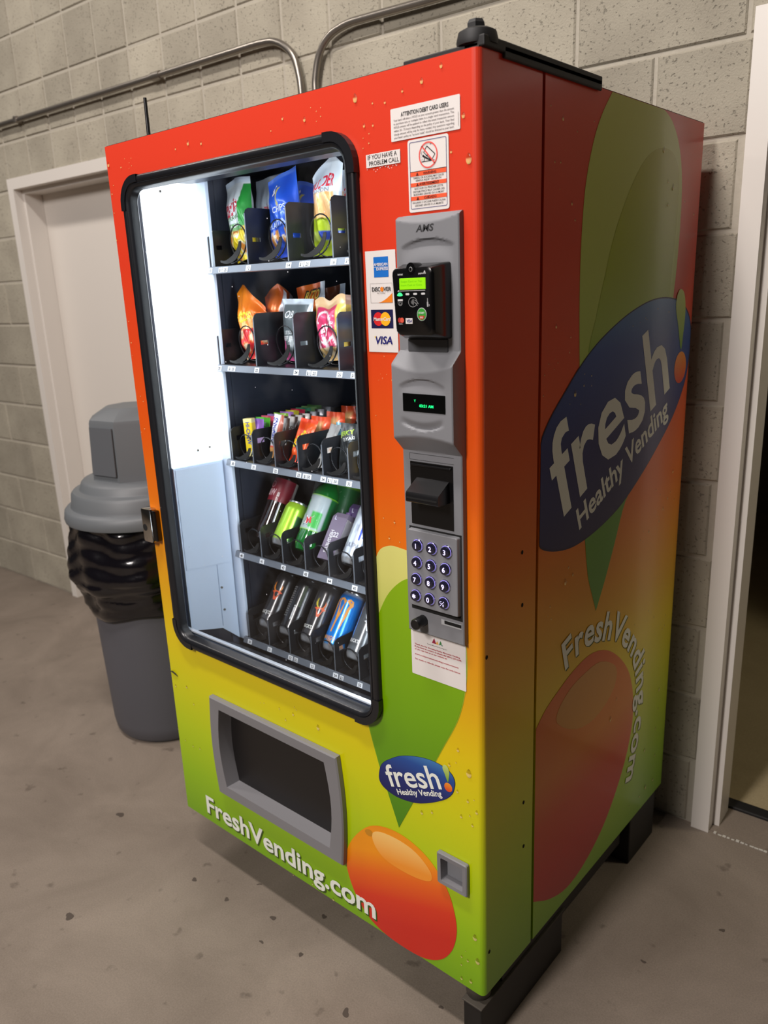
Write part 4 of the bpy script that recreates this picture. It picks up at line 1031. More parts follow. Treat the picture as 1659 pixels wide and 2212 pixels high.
# ================================================================ INSIDE THE MACHINE
M_LINER = mat('liner_dark', (62, 67, 82), .45, bump=(20, .05))
M_TRAY = mat('tray_black', (27, 28, 32), .32, spec=.5)
M_RAIL = mat('rail_grey', (118, 124, 134), .32, .3)
M_EDGE = mat('divider_edge', (120, 124, 132), .3, .4)
M_COIL = mat('coil_black', (36, 37, 41), .22, .4)
M_TAG = mat('price_tag_white', (232, 234, 238), .5)
M_IVORY = mat('inner_white', (206, 218, 236), .4)
lin_ = MB()
lin_.box(.0305, .036, .186, .84, .45, ZT - .0305)
lin_.box(.79, .80, .06, .84, .5, ZT - .0305)
lin_.box(.0365, .7895, .832, .8395, .5, ZT - .0305)
lin_.box(.0305, .80, .055, .8395, ZT - .040, ZT - .0308)
lin_.box(.031, .8, .058, .8395, .49, .4995)
obj('liner', lin_, M_LINER, VM)
obj('liner_seam', MB().box(.0362, .0395, .262, .268, .5, 1.80), mat('seam_blue_grey', (74, 80, 94), .4, .3), VM)
# door back: dark closing strips inside the door around the glass
db2 = MB().box(.76, .79, .052, .185, .5, 1.80).box(.02, .76, .052, .19, 1.786, 1.80)
db2.box(.0012, .0390, .014, .1795, .40, 1.83).box(.0392, .790, .0135, .0535, .575, .6685)
obj('door_liner', db2, mat('door_liner_blue_black', (34, 38, 50), .4), VM)
# white side panel: upper part given a glow for lamp light, plain sheet below
lp = MB().prism([(.050, 1.117), (.203, 1.112), (.203, 1.808), (.050, 1.80)], .0395, .0455, axis=0)
M_GLOW = bpy.data.materials.new('glow_white'); M_GLOW.use_nodes = True
b = M_GLOW.node_tree.nodes['Principled BSDF']; b.inputs['Base Color'].default_value = (.9, .93, .96, 1); b.inputs['Emission Color'].default_value = (.86, .94, 1.0, 1); b.inputs['Emission Strength'].default_value = 2.2
obj('glowing_panel', lp, M_GLOW, VM, label='white inner panel with a glow standing for lamp light')
lpo = bpy.data.objects['glowing_panel']
obj('panel_seam', MB().box(.0455, .0460, .1155, .1165, 1.47, 1.795).box(.0455, .0460, .1300, .1310, 1.145, 1.36).box(.0455, .0460, .098, .1300, 1.1460, 1.1472), mat('seam_pale', (150, 166, 180), .5), lpo)
pn = obj('white_panel', MB().prism([(.050, .676), (.150, .648), (.203, .600), (.203, 1.110), (.050, 1.115)], .0395, .0450, axis=0), M_IVORY, VM)
obj('panel_cover', MB().prism([(.054, .845), (.196, .830), (.196, 1.106), (.054, 1.111)], .0450, .0475, axis=0), M_IVORY, pn)
obj('panel_seam', MB().box(.0450, .0465, .150, .1515, .655, .832), mat('seam_shade', (150, 165, 190), .5), pn)
for y, z in ((.158, .765), (.160, .70), (.128, 1.150), (.165, 1.152), (.10, 1.765)):
    obj('screw', MB().tube([(.0450 if z < 1.1 else .0455, y, z), (.0490, y, z)], .003, 10), M_STEEL, VM)
obj('tray_post', MB().bbox(.0395, .079, .2050, .2145, .598, 1.806, .0015), M_IVORY, VM)
# chute floor
obj('chute', MB().prism([(.055, .668), (.060, .672), (.190, .588), (.20, .50), (.19, .50)], .037, .789, axis=0), mat('chute_black', (30, 32, 40), .35), VM)
# second lamp strip behind the right stile of the door
obj('lamp_strip', MB().box(.752, .7595, .060, .075, .75, 1.75), M_GLOW, VM)

YF, YB = .1985, .80
COILM = {}
def coil_mesh(r, turns, pitch, nm, gap, lead):
    """end loop at the front, a low run under the goods, then the windings behind them"""
    pts = []
    seg = 22
    for i in range(seg + 1):
        a = -PI / 2 + 2 * PI * i / seg
        pts.append((r * math.cos(a), lead * i / seg, r + r * math.sin(a)))
    pts.append((-.002, lead + .02, -.0015)); pts.append((-.002, gap - .03, -.0015))
    for i in range(int(turns * seg) + 1):
        a = -PI / 2 - 2 * PI * i / seg
        pts.append((r * math.cos(a), gap + pitch * i / seg, r + r * math.sin(a)))
    mb = MB().tube(pts, .0017, 6)
    me = bpy.data.meshes.new(nm); me.from_pydata(mb.v, [], mb.f); me.materials.append(M_COIL); me.polygons.foreach_set('use_smooth', [True] * len(me.polygons)); return me
def kicker_mesh(r):
    """flat tapered plastic finger on the end of the coil"""
    mb = MB(); out_, inn = [], []
    for i in range(11):
        t = i / 10; a = math.radians(5 - 118 * t)
        w = .0035 + .0075 * math.sin(PI * min(1, t * 1.05)) * (1 if t < .75 else .8)
        out_.append((r * math.cos(a) * 1.03 - .012 * t * t, -.004 - .004 * t, r + r * math.sin(a) * 1.03 + .002 * t)); inn.append(((r - w) * math.cos(a) - .012 * t * t, -.006 - .004 * t, r + (r - w) * math.sin(a) + .002 * t))
    n_ = 11
    mb.add(out_ + inn, [(i, i + 1, i + 1 + n_, i + n_) for i in range(n_ - 1)])
    k = len(mb.v); mb.v += [(p[0], p[1] + .0022, p[2]) for p in out_ + inn]
    mb.f += [(k + i, k + i + n_, k + i + 1 + n_, k + i + 1) for i in range(n_ - 1)] + [(i, k + i, k + i + 1, i + 1) for i in range(n_ - 1)] + [(n_ + i, n_ + i + 1, k + n_ + i + 1, k + n_ + i) for i in range(n_ - 1)]
    me = bpy.data.meshes.new('coil_finger'); me.from_pydata(mb.v, [], mb.f); me.materials.append(M_BLACKM); return me
coil_w, coil_n = coil_mesh(.0445, 4, .082, 'coil', .26, .054), coil_mesh(.0315, 4, .056, 'coil', .34, .022)
kick_w, kick_n = kicker_mesh(.0445), kicker_mesh(.0315)
def divider_mesh(h, slot, nm, low=False):
    """thin plate with a chamfered front corner and a small window near the front"""
    c = .012 if not low else .016
    out_ = [(YF + .003, 0.0), (YB, 0.0), (YB, h), (YF + .003 + c, h), (YF + .003 + c * .35, h - c * .35 if not low else h - c * .8), (YF + .003, h - c)]
    loops = [out_]
    if slot: loops.append([(slot[0], slot[2]), (slot[1], slot[2]), (slot[1], slot[3]), (slot[0], slot[3])])
    v, f = fill(loops)
    n_ = len(v); t = .0011
    mb = MB().add([(-t, a, b) for a, b in v] + [(t, a, b) for a, b in v], [tuple(reversed(q)) for q in f] + [tuple(i + n_ for i in q) for q in f])
    for lp_ in loops:
        m_ = len(lp_); mb.add([(-t, a, b) for a, b in lp_] + [(t, a, b) for a, b in lp_], [(i, (i + 1) % m_, (i + 1) % m_ + m_, i + m_) for i in range(m_)])
    me = bpy.data.meshes.new(nm); me.from_pydata(mb.v, [], mb.f); me.materials.append(M_TRAY)
    edge = MB().box(-.0013, .0013, YF + .0022, YF + .0034, 0, h - c)
    me2 = bpy.data.meshes.new('divider_edge'); me2.from_pydata(edge.v, [], edge.f); me2.materials.append(M_EDGE)
    return me, me2
div_w, edge_w = divider_mesh(.1235, (.219, .243, .0495, .0590), 'divider')
div_n, edge_n = divider_mesh(.0840, (.2185, .242, .0480, .0610), 'divider')
div_lo, edge_lo = divider_mesh(.0850, (.225, .243, .040, .050), 'divider', True)
SHELF = [(1.5955, 'w', ['10', '12', '14', '16', '18'], {0: '$1 .25', 2: '$1 .25', 3: '$1 .25'}), (1.3605, 'w', ['20', '22', '24', '26', '28'], {0: '$1.25', 2: '$1 .25', 3: '$1 .25'}),
         (1.1165, 'n', ['30', '31', '32', '33', '34', '35', '36', '37'], {3: '$1.50', 4: '$1 .50'}), (.8640, 'n', ['40', '41', '42', '43', '44', '45', '46', '47'], {}),
         (.6115, 'n', ['50', '51', '52', '53', '54', '55', '56', '57'], {2: '$2', 4: '$2'})]
XW = [.0745, .2185, .3565, .4945, .632]
XN = [.0925 + .0826 * i for i in range(8)]
COLX = {'w': [.1470, .2875, .4255, .5635], 'n': [.1330 + .0826 * i for i in range(7)]}
for si, (z, ty, nums, prices) in enumerate(SHELF):
    sb = MB().box(.072, .785, YF + .004, YB, z - .0025, z)
    sb.box(.072, .785, YB - .004, YB, z, z + .05)
    sh = obj('shelf', sb, M_TRAY, VM)
    obj('price_rail', MB().loft([[(.070, YF + .006, z), (.070, YF + .001, z - .001), (.070, YF - .0035, z - .0160), (.070, YF + .0015, z - .0175)], [(.780, YF + .006, z), (.780, YF + .001, z - .001), (.780, YF - .0035, z - .0160), (.780, YF + .0015, z - .0175)]]), M_RAIL, sh)
    def onrail(x, zz, d=0.0):          # on the sloping face of the rail
        t = (z - .001 - zz) / .015
        return (x, YF + .001 - .0045 * t - d, zz)
    tx = [x + .004 for x in (XW if ty == 'w' else XN)]
    mbn = MB()
    for i, (x, nme) in enumerate(zip(tx, nums)):
        if x > .70: continue
        obj('price_tag', MB().add([onrail(x + a, z - .0088 + b, .0006) for a, b in ((-.0085, -.0058), (.0085, -.0058), (.0085, .0058), (-.0085, .0058))], [(0, 1, 2, 3)]), M_TAG, sh)
        text_mb(mbn, nme, x, z - .0125, .0068, None, 'c', bold=True, fn=lambda a, b, d: onrail(a, b, .0010))
        if i in prices:
            s = prices[i]; wd = .0045 * len(s)
            x1 = x + (.034 if ty == 'w' else .014)
            for j, part_ in enumerate(s.split(' ')):
                w_ = .0052 * len(part_) + .003
                obj('price_tag', MB().add([onrail(x1 + a, z - .0088 + b, .0006) for a, b in ((0, -.0055), (w_, -.0055), (w_, .0055), (0, .0055))], [(0, 1, 2, 3)]), M_TAG, sh)
                text_mb(mbn, part_, x1 + w_ / 2, z - .0125, .0066, None, 'c', bold=True, fn=lambda a, b, d: onrail(a, b, .0010))
                x1 += w_ + .002
    obj('tag_lettering', mbn, M_INK, sh)
    for i, x in enumerate(XW if ty == 'w' else XN):
        if x > .72: continue
        if ty == 'w': d_, e_ = (div_lo, edge_lo) if i == 0 else (div_w, edge_w)
        else: d_, e_ = div_n, edge_n
        for me in (d_, e_):
            o = bpy.data.objects.new(me.name.split('.')[0], me); COL.objects.link(o); place(o, Matrix.Translation((x, 0, z)), sh)
    for i, x in enumerate(COLX[ty]):
        if x > .66: continue
        for me in ((coil_w, kick_w) if ty == 'w' else (coil_n, kick_n)):
            o = bpy.data.objects.new(me.name.split('.')[0], me); COL.objects.link(o)
            place(o, Matrix.Translation((x + (.006 if ty == 'w' else .002), YF + .006, z + .004)), sh)

# ================================================================ GOODS ON THE SHELVES (each a thing of its own)
FOIL = print_mat('foil_print', .32, .15, .25)
SATIN = print_mat('satin_print', .42, 0.0, .2)
CANM = print_mat('can_print', .24, .35, .3)
DRINK = print_mat('bottle_drink', .08, 0.0, .6)
CLEARF = mat('clear_film', (214, 220, 226), .15, alpha=.35)
def mixc(a, b, t): return tuple(x + (y - x) * t for x, y in zip(a, b))
def leanM(x, y, z, back=0.0, side=0.0, yaw=0.0):
    return Matrix.Translation((x, y, z)) @ Matrix.Rotation(yaw, 4, 'Z') @ Matrix.Rotation(side, 4, 'Y') @ Matrix.Rotation(-back, 4, 'X')
def bag(name, label, cat, M, w, h, dep, paint, seed=0, texts=(), tops=None, group=None, nu=36, nv=52, seal=.07, taper=0.0):
    """pillow bag with crimped seals; paint(u,v) gives the print in sRGB, u,v in 0..1; texts = (string, u, v, cap, width, rot, shear, colour)"""
    rnd = random.Random(seed)
    ph = [(rnd.uniform(3, 9), rnd.uniform(2, 7), rnd.uniform(0, 6.3)) for _ in range(5)]
    tp = tops or (lambda u: 0.0)
    def thick(u, v):
        a = 1 - abs(2 * u - 1) ** 2.6
        b = sm(0, .22, v - seal * .5) * sm(0, .30, 1 - seal * .5 - v)
        wr = 1 + .10 * sum(math.sin(p * u * 3 + q * v * 3 + r) for p, q, r in ph) / 2
        return dep / 2 * max(0, a) ** .62 * (.05 + .95 * b) * wr
    def pos(u, v, s):
        x = (u - .5) * w * (1 - .10 * math.sin(PI * v) - taper * v)
        zz = v * h + tp(u) * sm(.6, 1, v)
        y = -s * thick(u, v) + .0035 * math.sin(9 * u + 4 * v + seed) * (1 - v * .3)
        return (x, y, zz)
    t = thing(name, label, cat, group=group, M=M)
    mb = MB(); cols = []
    for s in (1, -1):
        base = len(mb.v)
        for j in range(nv + 1):
            for i in range(nu + 1):
                u, v = i / nu, j / nv
                if v < .03 or v > .97:                                  # pinked edge
                    pass
                mb.v.append(pos(u, v, s)); cols.append(L3(paint(u, v)) if s == 1 else L3(mixc(paint(1 - u, v), (235, 235, 235), .35)))
        for j in range(nv):
            for i in range(nu):
                a = base + j * (nu + 1) + i; q = (a, a + 1, a + nu + 2, a + nu + 1)
                mb.f.append(q if s == 1 else q[::-1])
    obj('wrapper', mb, FOIL, t, M=M, smooth=True, colors=cols, centre=False)
    for tx in texts:
        s, u, v, cap, wid, rot, shear, col = tx[:8]
        m2 = MB()
        def conf(x, z, d):
            uu = min(.995, max(.005, x / (w * .93) + .5)); vv = min(.99, max(.01, z / h))
            p = pos(uu, vv, 1); return (p[0], p[1] - .0006 - (.0004 if len(tx) > 8 else 0), p[2])
        text_mb(m2, s, (u - .5) * w * .93, v * h, cap, wid, 'c', rot=rot, shear=shear, bold=True, fn=conf)
        obj('lettering', m2, mat('ink_%d_%d_%d' % col, col, .45), t, M=M, centre=False)
    return t
def can(name, label, M, r, h, paint, texts=(), decals=(), group=None, top=(180, 182, 186), neck=.009):
    t = thing(name, label, 'can', group=group, M=M)
    prof = [(r * .62, .004), (r * .78, .0), (r * .86, .004), (r * .97, .012), (r, .018)] + [(r, .018 + (h - .038) * i / 22) for i in range(1, 23)] + [(r * .97, h - .014), (r * .86, h - .005), (r * .85, h - .003)]
    SEG = 48; mb = MB(); cols = []
    mb.loft([[(rr * math.sin(2 * PI * i / SEG), -rr * math.cos(2 * PI * i / SEG), z) for i in range(SEG)] for rr, z in prof], cap=False)
    mb.f = [q[::-1] for q in mb.f]
    for rr, z in prof:
        for i in range(SEG):
            a = (i / SEG + .5) % 1.0 - .5
            cols.append(L3(paint(a * 2, z / h)) if .012 < z < h - .012 else L3((150, 152, 156) if z <= .012 else top))
    obj('body', mb, CANM, t, M=M, smooth=True, colors=cols, centre=False)
    rimm = mat('can_lid', (196, 198, 202), .22, .9) if top[0] > 120 else mat('can_lid_black', (40, 41, 44), .22, .7)
    lid = obj('lid', MB().lathe([(r * .83, h - .006), (r * .84, h - .0005), (r * .875, h), (r * .89, h - .003), (r * .86, h - .0055)], 40, cap=False).lathe([(0, h - .006), (r * .83, h - .006)], 40, cap=False), rimm, t, M=M, auto=40, centre=False)
    obj('pull_tab', MB().bbox(-.006, .006, -.012, .010, h - .0056, h - .0035, .0008), rimm, lid, M=M)
    def cyl(x, z, d): a = x / r; return ((r + .0005) * math.sin(a), -(r + .0005) * math.cos(a), z)
    for s, ang, z, cap, wid, rot, col in texts:
        m2 = MB(); text_mb(m2, s, ang * r, z, cap, wid, 'c', rot=rot, bold=True, fn=cyl)
        obj('lettering', m2, mat('ink_%d_%d_%d' % col, col, .4), t, M=M, centre=False)
    for pts, ang, z, col in decals:
        m2 = MB()
        for pl in pts:
            v_, f_ = fill([pl]); m2.add([cyl(ang * r + a, z + b_, 0) for a, b_ in v_], f_)
        obj('emblem', m2, mat('ink_%d_%d_%d' % col, col, .4), t, M=M, centre=False)
    return t
def bottle(name, label, M, r, h, drink, labelpaint, lz0, lz1, capcol, texts=(), decals=(), group=None):
    t = thing(name, label, 'bottle', group=group, M=M)
    rem = h - .024 - lz1
    prof = [(r * .55, .0), (r * .82, .003), (r * .98, .018), (r, .035), (r * .97, .06), (r * .985, lz0 - .002), (r * .985, lz1 + .002), (r, lz1 + .16 * rem), (r * .94, lz1 + .38 * rem), (r * .72, lz1 + .66 * rem), (r * .46, lz1 + .9 * rem), (r * .38, h - .022), (r * .40, h - .018)]
    mb = MB().lathe(prof, 36)
    obj('body', mb, mat('drink_%d_%d_%d' % drink, drink, .07, coat=.8), t, M=M, auto=50, centre=False)
    SEG = 48; lb = MB(); cols = []; rows = 20
    lb.loft([[((r + .0006) * math.sin(2 * PI * i / SEG), -(r + .0006) * math.cos(2 * PI * i / SEG), lz0 + (lz1 - lz0) * j / rows) for i in range(SEG)] for j in range(rows + 1)], cap=False)
    lb.f = [q[::-1] for q in lb.f]
    for j in range(rows + 1):
        for i in range(SEG):
            a = (i / SEG + .5) % 1.0 - .5; cols.append(L3(labelpaint(a * 2, j / rows)))
    obj('paper_label', lb, SATIN, t, M=M, smooth=True, colors=cols, centre=False)
    cp = MB().lathe([(r * .40, h - .020), (r * .44, h - .019), (r * .44, h - .003), (r * .40, h), (0, h)], 28)
    obj('cap', cp, mat('cap_%d_%d_%d' % capcol, capcol, .4), t, M=M, auto=40, centre=False)
    def cyl(x, z, d): a = x / r; return ((r + .0012) * math.sin(a), -(r + .0012) * math.cos(a), z)
    for s, ang, z, cap, wid, rot, col in texts:
        m2 = MB(); text_mb(m2, s, ang * r, z, cap, wid, 'c', rot=rot, bold=True, fn=cyl)
        obj('lettering', m2, mat('ink_%d_%d_%d' % col, col, .4), t, M=M, centre=False)
    for pts, ang, z, col in decals:
        m2 = MB()
        for pl in pts:
            v_, f_ = fill([pl]); m2.add([cyl(ang * r + a, z + b_, 0) for a, b_ in v_], f_)
        obj('emblem', m2, mat('ink_%d_%d_%d' % col, col, .4), t, M=M, centre=False)
    return t
def band(v, stops):
    for z, c in stops:
        if v <= z: return c
    return stops[-1][1]

# ---------------- top shelf bags
Z1 = 1.6010
def p_veg(u, v):
    g = u - (.60 + .22 * math.sin(2.4 * (v - .45)))
    if v > .93: return (214, 226, 238)
    if v > .40 and g > 0 and v < .92: return mixc((66, 176, 74), (40, 150, 60), v)
    if v < .36:
        k = math.sin(18 * u + 6 * v) + math.sin(25 * v - 9 * u)
        return (244, 214, 30) if k > -.1 else ((250, 240, 190) if k > -.9 else (236, 150, 50))
    if .36 <= v < .46: return (110, 168, 96) if u < .7 else (230, 190, 60)
    return (236, 242, 244)
bag('snack_bag', 'white and green snack bag with red script, leftmost at the front of the top shelf', 'snack bag', leanM(.139, .268, Z1 + .009, .06, -.16, -.05), .094, .185, .050, p_veg, 1,
    (('ggie', .40, .60, .030, .058, .18, .1, (206, 40, 66)), ('STRAWS', .42, .50, .010, .040, .2, 0, (96, 150, 96)), ('SEA SALT', .46, .40, .008, .040, .15, 0, (230, 240, 226))), lambda u: .010 - .02 * abs(u - .4))
def p_veg2(u, v): return (206, 214, 224) if v > .5 else (224, 226, 226)
bag('snack_bag', 'pale grey snack bag standing behind the white and green one on the top shelf', 'snack bag', leanM(.150, .334, Z1 + .002, .04, .03, .0), .098, .190, .045, p_veg2, 2, (('ggie', .58, .58, .024, .056, .15, .1, (190, 60, 76)),), lambda u: .014 * u)
def p_blue(u, v):
    if v < .12: return (26, 70, 190)
    if v < .34:
        k = math.sin(14 * u - 10 * v) + .8 * math.sin(31 * u + 9 * v)
        return (226, 150, 70) if k > .5 else ((244, 226, 200) if k > .1 else (40, 92, 214))
    if (u - .52) ** 2 / .012 + (v - .73) ** 2 / .012 < 1 and (u - .62) ** 2 / .012 + (v - .75) ** 2 / .014 > 1: return (250, 226, 90)
    if v > .95: return (80, 120, 220)
    return mixc((36, 84, 210), (54, 108, 232), .5 + .5 * math.sin(9 * u + 5 * v))
bag('snack_bag', 'royal blue chip bag with a yellow crescent at the front of the top shelf', 'snack bag', leanM(.284, .273, Z1 + .008, .05, -.10, .03), .098, .178, .050, p_blue, 3,
    (('PLANTAIN', .45, .37, .013, .062, .1, 0, (206, 220, 250)), ('CHIPS', .55, .55, .013, .045, .05, 0, (216, 226, 250)), ('-', .40, .80, .03, .020, .6, 0, (240, 240, 250)), ('-', .34, .73, .03, .018, .2, 0, (240, 240, 250))), lambda u: .016 * u - .004)
bag('snack_bag', 'second royal blue chip bag behind the front blue one on the top shelf', 'snack bag', leanM(.290, .330, Z1 + .001, .03, .0, .05), .112, .168, .05, p_blue, 4, (('-', .40, .80, .03, .020, .6, 0, (240, 240, 250)),), lambda u: .008 * math.sin(5 * u))
def p_boulder(u, v):
    if v < .10: return (166, 186, 30)
    if v < .40:
        if .17 < v < .26: return (44, 72, 176) if u > .4 else (190, 206, 90)
        return (178, 200, 24) if math.sin(15 * u) > -.7 else (204, 214, 80)
    if v < .66:
        k = ((u * 3.3 + (v * 3)) % 1.0)
        return mixc((228, 160, 84), (240, 196, 140), k) if u < .86 else (206, 214, 226)
    return mixc((210, 220, 232), (232, 238, 244), .5 + .5 * math.sin(7 * u + 3 * v))
bag('snack_bag', 'tall white and lime chip bag with red lettering at the front of the top shelf', 'snack bag', leanM(.420, .268, Z1 + .002, .02, .02, .0), .096, .198, .046, p_boulder, 5,
    (('BOULDER', .42, .70, .022, .074, .12, .15, (214, 44, 66)), ('CANYON', .46, .655, .007, .046, .1, 0, (150, 150, 160))), lambda u: .022 * (1 - abs(u - .66) * 3) - .012)
bag('snack_bag', 'white chip bag partly hidden at the right edge of the glass on the top shelf', 'snack bag', leanM(.432, .330, Z1 + .003, .03, .05, .0), .104, .182, .046, p_boulder, 6, (('BOULDER', .45, .68, .022, .08, .1, .15, (214, 44, 66)),), lambda u: -.006 * u)
def p_low(u, v): return (240, 206, 40) if v < .55 else (206, 150, 136)
bag('snack_bag', 'slumped yellow and pink bag low at the right edge of the top shelf', 'snack bag', leanM(.535, .275, Z1 + .024, .20, .55, .0), .085, .105, .040, p_low, 7, (), None)
# ---------------- second shelf bags
Z2 = 1.3650
def p_hot(u, v):
    if v > .62: return mixc((250, 150, 20), (240, 110, 30), u)
    if v > .46: return (246, 190, 120) if math.sin(20 * u + 13 * v) > 0 else (244, 150, 60)
    k = math.sin(17 * u + 11 * v) + math.sin(23 * v - 13 * u + 2)
    return (232, 50, 56) if k < .2 else ((246, 120, 60) if k < .9 else (252, 226, 190))
bag('snack_bag', 'orange and red puffed corn bag leftmost at the front of the second shelf', 'snack bag', leanM(.146, .269, Z2 + .006, .03, -.10, .02), .096, .165, .050, p_hot, 8,
    (('etos', .36, .565, .030, .066, .12, .1, (246, 226, 60)),), lambda u: .020 - .085 * abs(u - .24))
def p_or(u, v):
    if v < .3: return (214, 90, 30)
    if u > .84: return (206, 214, 226)
    return mixc((240, 118, 30), (222, 90, 24), .5 + .5 * math.sin(6 * u + 9 * v))
bag('snack_bag', 'orange chip bag farthest left behind the front one on the second shelf', 'snack bag', leanM(.122, .385, Z2 + .002, .02, -.02, .0), .084, .168, .045, p_or, 9, (('CH', .30, .66, .03, .03, .3, .1, (40, 30, 26)),), lambda u: .016 * (1 - abs(u - .45) * 4))
bag('snack_bag', 'orange corn chip bag in the middle behind the black divider on the second shelf', 'snack bag', leanM(.160, .324, Z2 + .002, .02, .02, -.03), .090, .170, .045, p_or, 10, (), lambda u: .014 * (1 - abs(u - .6) * 4))
bag('snack_bag', 'orange chip bag with black outlined lettering behind the grey pouch', 'snack bag', leanM(.284, .334, Z2 + .002, .02, -.02, .0), .104, .172, .045, p_or, 11, (('RITO', .62, .80, .022, .05, .05, .1, (36, 30, 26)), ('RITO', .625, .803, .018, .044, .05, .1, (240, 210, 90), 1)), lambda u: .012 * u)
def p_brn(u, v): return (118, 58, 32) if u < .8 else (180, 190, 205)
bag('snack_bag', 'plain rust brown snack bag right of the lettered orange bag, second shelf', 'snack bag', leanM(.305, .392, Z2 + .002, .02, .0, .0), .075, .166, .04, p_brn, 12, (), lambda u: .012 * u)
def p_grey(u, v):
    e = min(u, 1 - u, (1 - v) * 1.3)
    if v < .40 and u < .34 - .5 * (v - .1): return (232, 104, 168)
    if e < .10: return (206, 220, 232)
    if v < .12: return (120, 128, 134)
    if v < .42: return mixc((156, 166, 172), (96, 106, 112), .5 + .5 * math.sin(12 * u + 16 * v))
    return (104, 116, 122)
bag('jerky_pouch', 'grey resealable pouch with pale border and pink corner on the second shelf', 'pouch', leanM(.288, .276, Z2 + .002, .05, .02, .0), .104, .146, .040, p_grey, 13,
    (('OB', .36, .70, .016, .022, 0, 0, (236, 240, 244)), ('LESS', .34, .44, .008, .026, .05, .1, (226, 232, 236)), ('BEEF JERKY', .42, .345, .010, .062, .05, .1, (236, 240, 244))), None, seal=.03)
def p_lays(u, v):
    if v > .86: return (232, 196, 150)
    if u < .10 or u > .82: return (236, 206, 100)
    if v < .22: return (234, 196, 130) if math.sin(16 * u + 20 * v) > 0 else (246, 226, 190)
    d = math.hypot((u - .42) * 1.1, (v - .55) * 1.3)
    if .30 < d < .345: return (244, 232, 236)
    if v < .40 and math.sin(22 * u + 15 * v) > .55: return (246, 222, 230)
    return (214, 62, 108)
bag('snack_bag', 'pink and gold chip bag with white script at the front of the second shelf', 'snack bag', leanM(.419, .272, Z2 + .008, .02, -.10, .0), .094, .140, .048, p_lays, 14, (("Lay's", .46, .47, .026, .056, .12, .2, (246, 236, 240)),), lambda u: .006 * math.sin(9 * u))
def p_gold(u, v): return mixc((226, 196, 90), (206, 160, 120), .5 + .5 * math.sin(13 * u + 8 * v)) if v < .86 else (214, 170, 150)
bag('snack_bag', 'gold foil chip bag behind the pink one on the second shelf', 'snack bag', leanM(.428, .328, Z2 + .003, .02, .04, .0), .110, .150, .045, p_gold, 15, (), lambda u: -.004 * u)
def p_ruf(u, v):
    if v > .80 + .1 * math.sin(4 * u): return (46, 122, 222)
    if v > .62: return (236, 240, 246)
    if v > .52 + .12 * (u - .3): return (40, 104, 206)
    if .30 < v < .46: return (236, 160, 56) if math.sin(13 * u + 8 * v) > -.5 else (246, 200, 120)
    if v < .22: return (224, 84, 50)
    return (196, 220, 242)
bag('snack_bag', 'blue and white ridged chip bag at the right edge of the second shelf', 'snack bag', leanM(.550, .272, Z2 + .002, .03, .02, .0), .100, .172, .048, p_ruf, 16, (('RUFFLES', .50, .66, .026, .11, .35, .1, (226, 66, 96)),), lambda u: .004 * u)
def p_dark(u, v): return (62, 44, 34) if v > .55 else (52, 38, 30)
bag('snack_bag', 'dark brown bag with yellow lettering, back right on the second shelf', 'snack bag', leanM(.415, .384, Z2 + .003, .02, .04, .0), .110, .176, .045, p_dark, 17, (('OS', .50, .87, .022, .036, .2, .1, (206, 196, 100)), ('M', .24, .85, .018, .02, .15, .1, (120, 116, 70))), lambda u: .02 * u - .01)
# ---------------- third shelf: candy
Z3 = 1.1220
def bar(label, M, w, h, dep, paint, seed, texts=(), group=None, hi=False, name='candy_bar', cat='candy bar'):
    return bag(name, label, cat, M, w, h, dep, paint, seed, texts, None, group, nu=20 if hi else 8, nv=30 if hi else 12, seal=.05)
def p_hi(u, v): return (250, 222, 40) if u < .6 and v < .9 else (236, 214, 120)
t = thing('candy_pack', 'yellow chew candy pack with blue lettering, leftmost at the front of the third shelf', 'candy pack', M=leanM(.128, .240, Z3 + .001, .04, -.06, .35))
M_ = leanM(.128, .240, Z3 + .001, .04, -.06, .35)
obj('wrapper', MB().bbox(-.0125, .0125, -.010, .010, 0, .098, .002), mat('pack_yellow', (246, 216, 36), .35, coat=.2), t, M=M_, centre=False)
def upright(x, z, d): return (-z, -.0106, x)
m2 = text_mb(MB(), 'HI-CHEW', .088, -.0045, .0105, .060, 'r', bold=True, fn=lambda x, z, d: (z, -.0106, x)); m2.v = [(-(p[0]), p[1], p[2]) for p in m2.v]
m2 = MB(); text_mb(m2, 'HI-CHEW', 0, 0, .0105, .058, 'l', bold=True, fn=lambda x, z, d: (-.0050 + z, -.0106, .090 - x))
obj('lettering', m2, mat('ink_blue_hi', (44, 70, 170), .4), t, M=M_, centre=False)
obj('end_wrap', MB().bbox(-.0127, .0127, -.0102, .0102, .0, .016, .002).bbox(-.0127, .0127, -.0102, .0102, .086, .0985, .002), mat('pack_pale', (232, 220, 150), .4), t, M=M_, centre=False)
def p_snk(u, v):
    if v < .30: return (236, 176, 110) if v < .24 else (236, 60, 50)
    if u > .72: return (196, 110, 90)
    return (236, 234, 240)
M_ = leanM(.206, .243, Z3 + .003, .16, .12, .15)
t = bar('white chocolate bar with blue upright lettering at the front of the third shelf', M_, .030, .112, .016, p_snk, 21, (), None, True)
m2 = MB(); text_mb(m2, 'SNICKERS', 0, 0, .0115, .066, 'l', bold=True, fn=lambda x, z, d: (-.0075 + z, -.0092, .104 - x))
obj('lettering', m2, mat('ink_blue_hi', (44, 70, 170), .4), t, M=M_, centre=False)
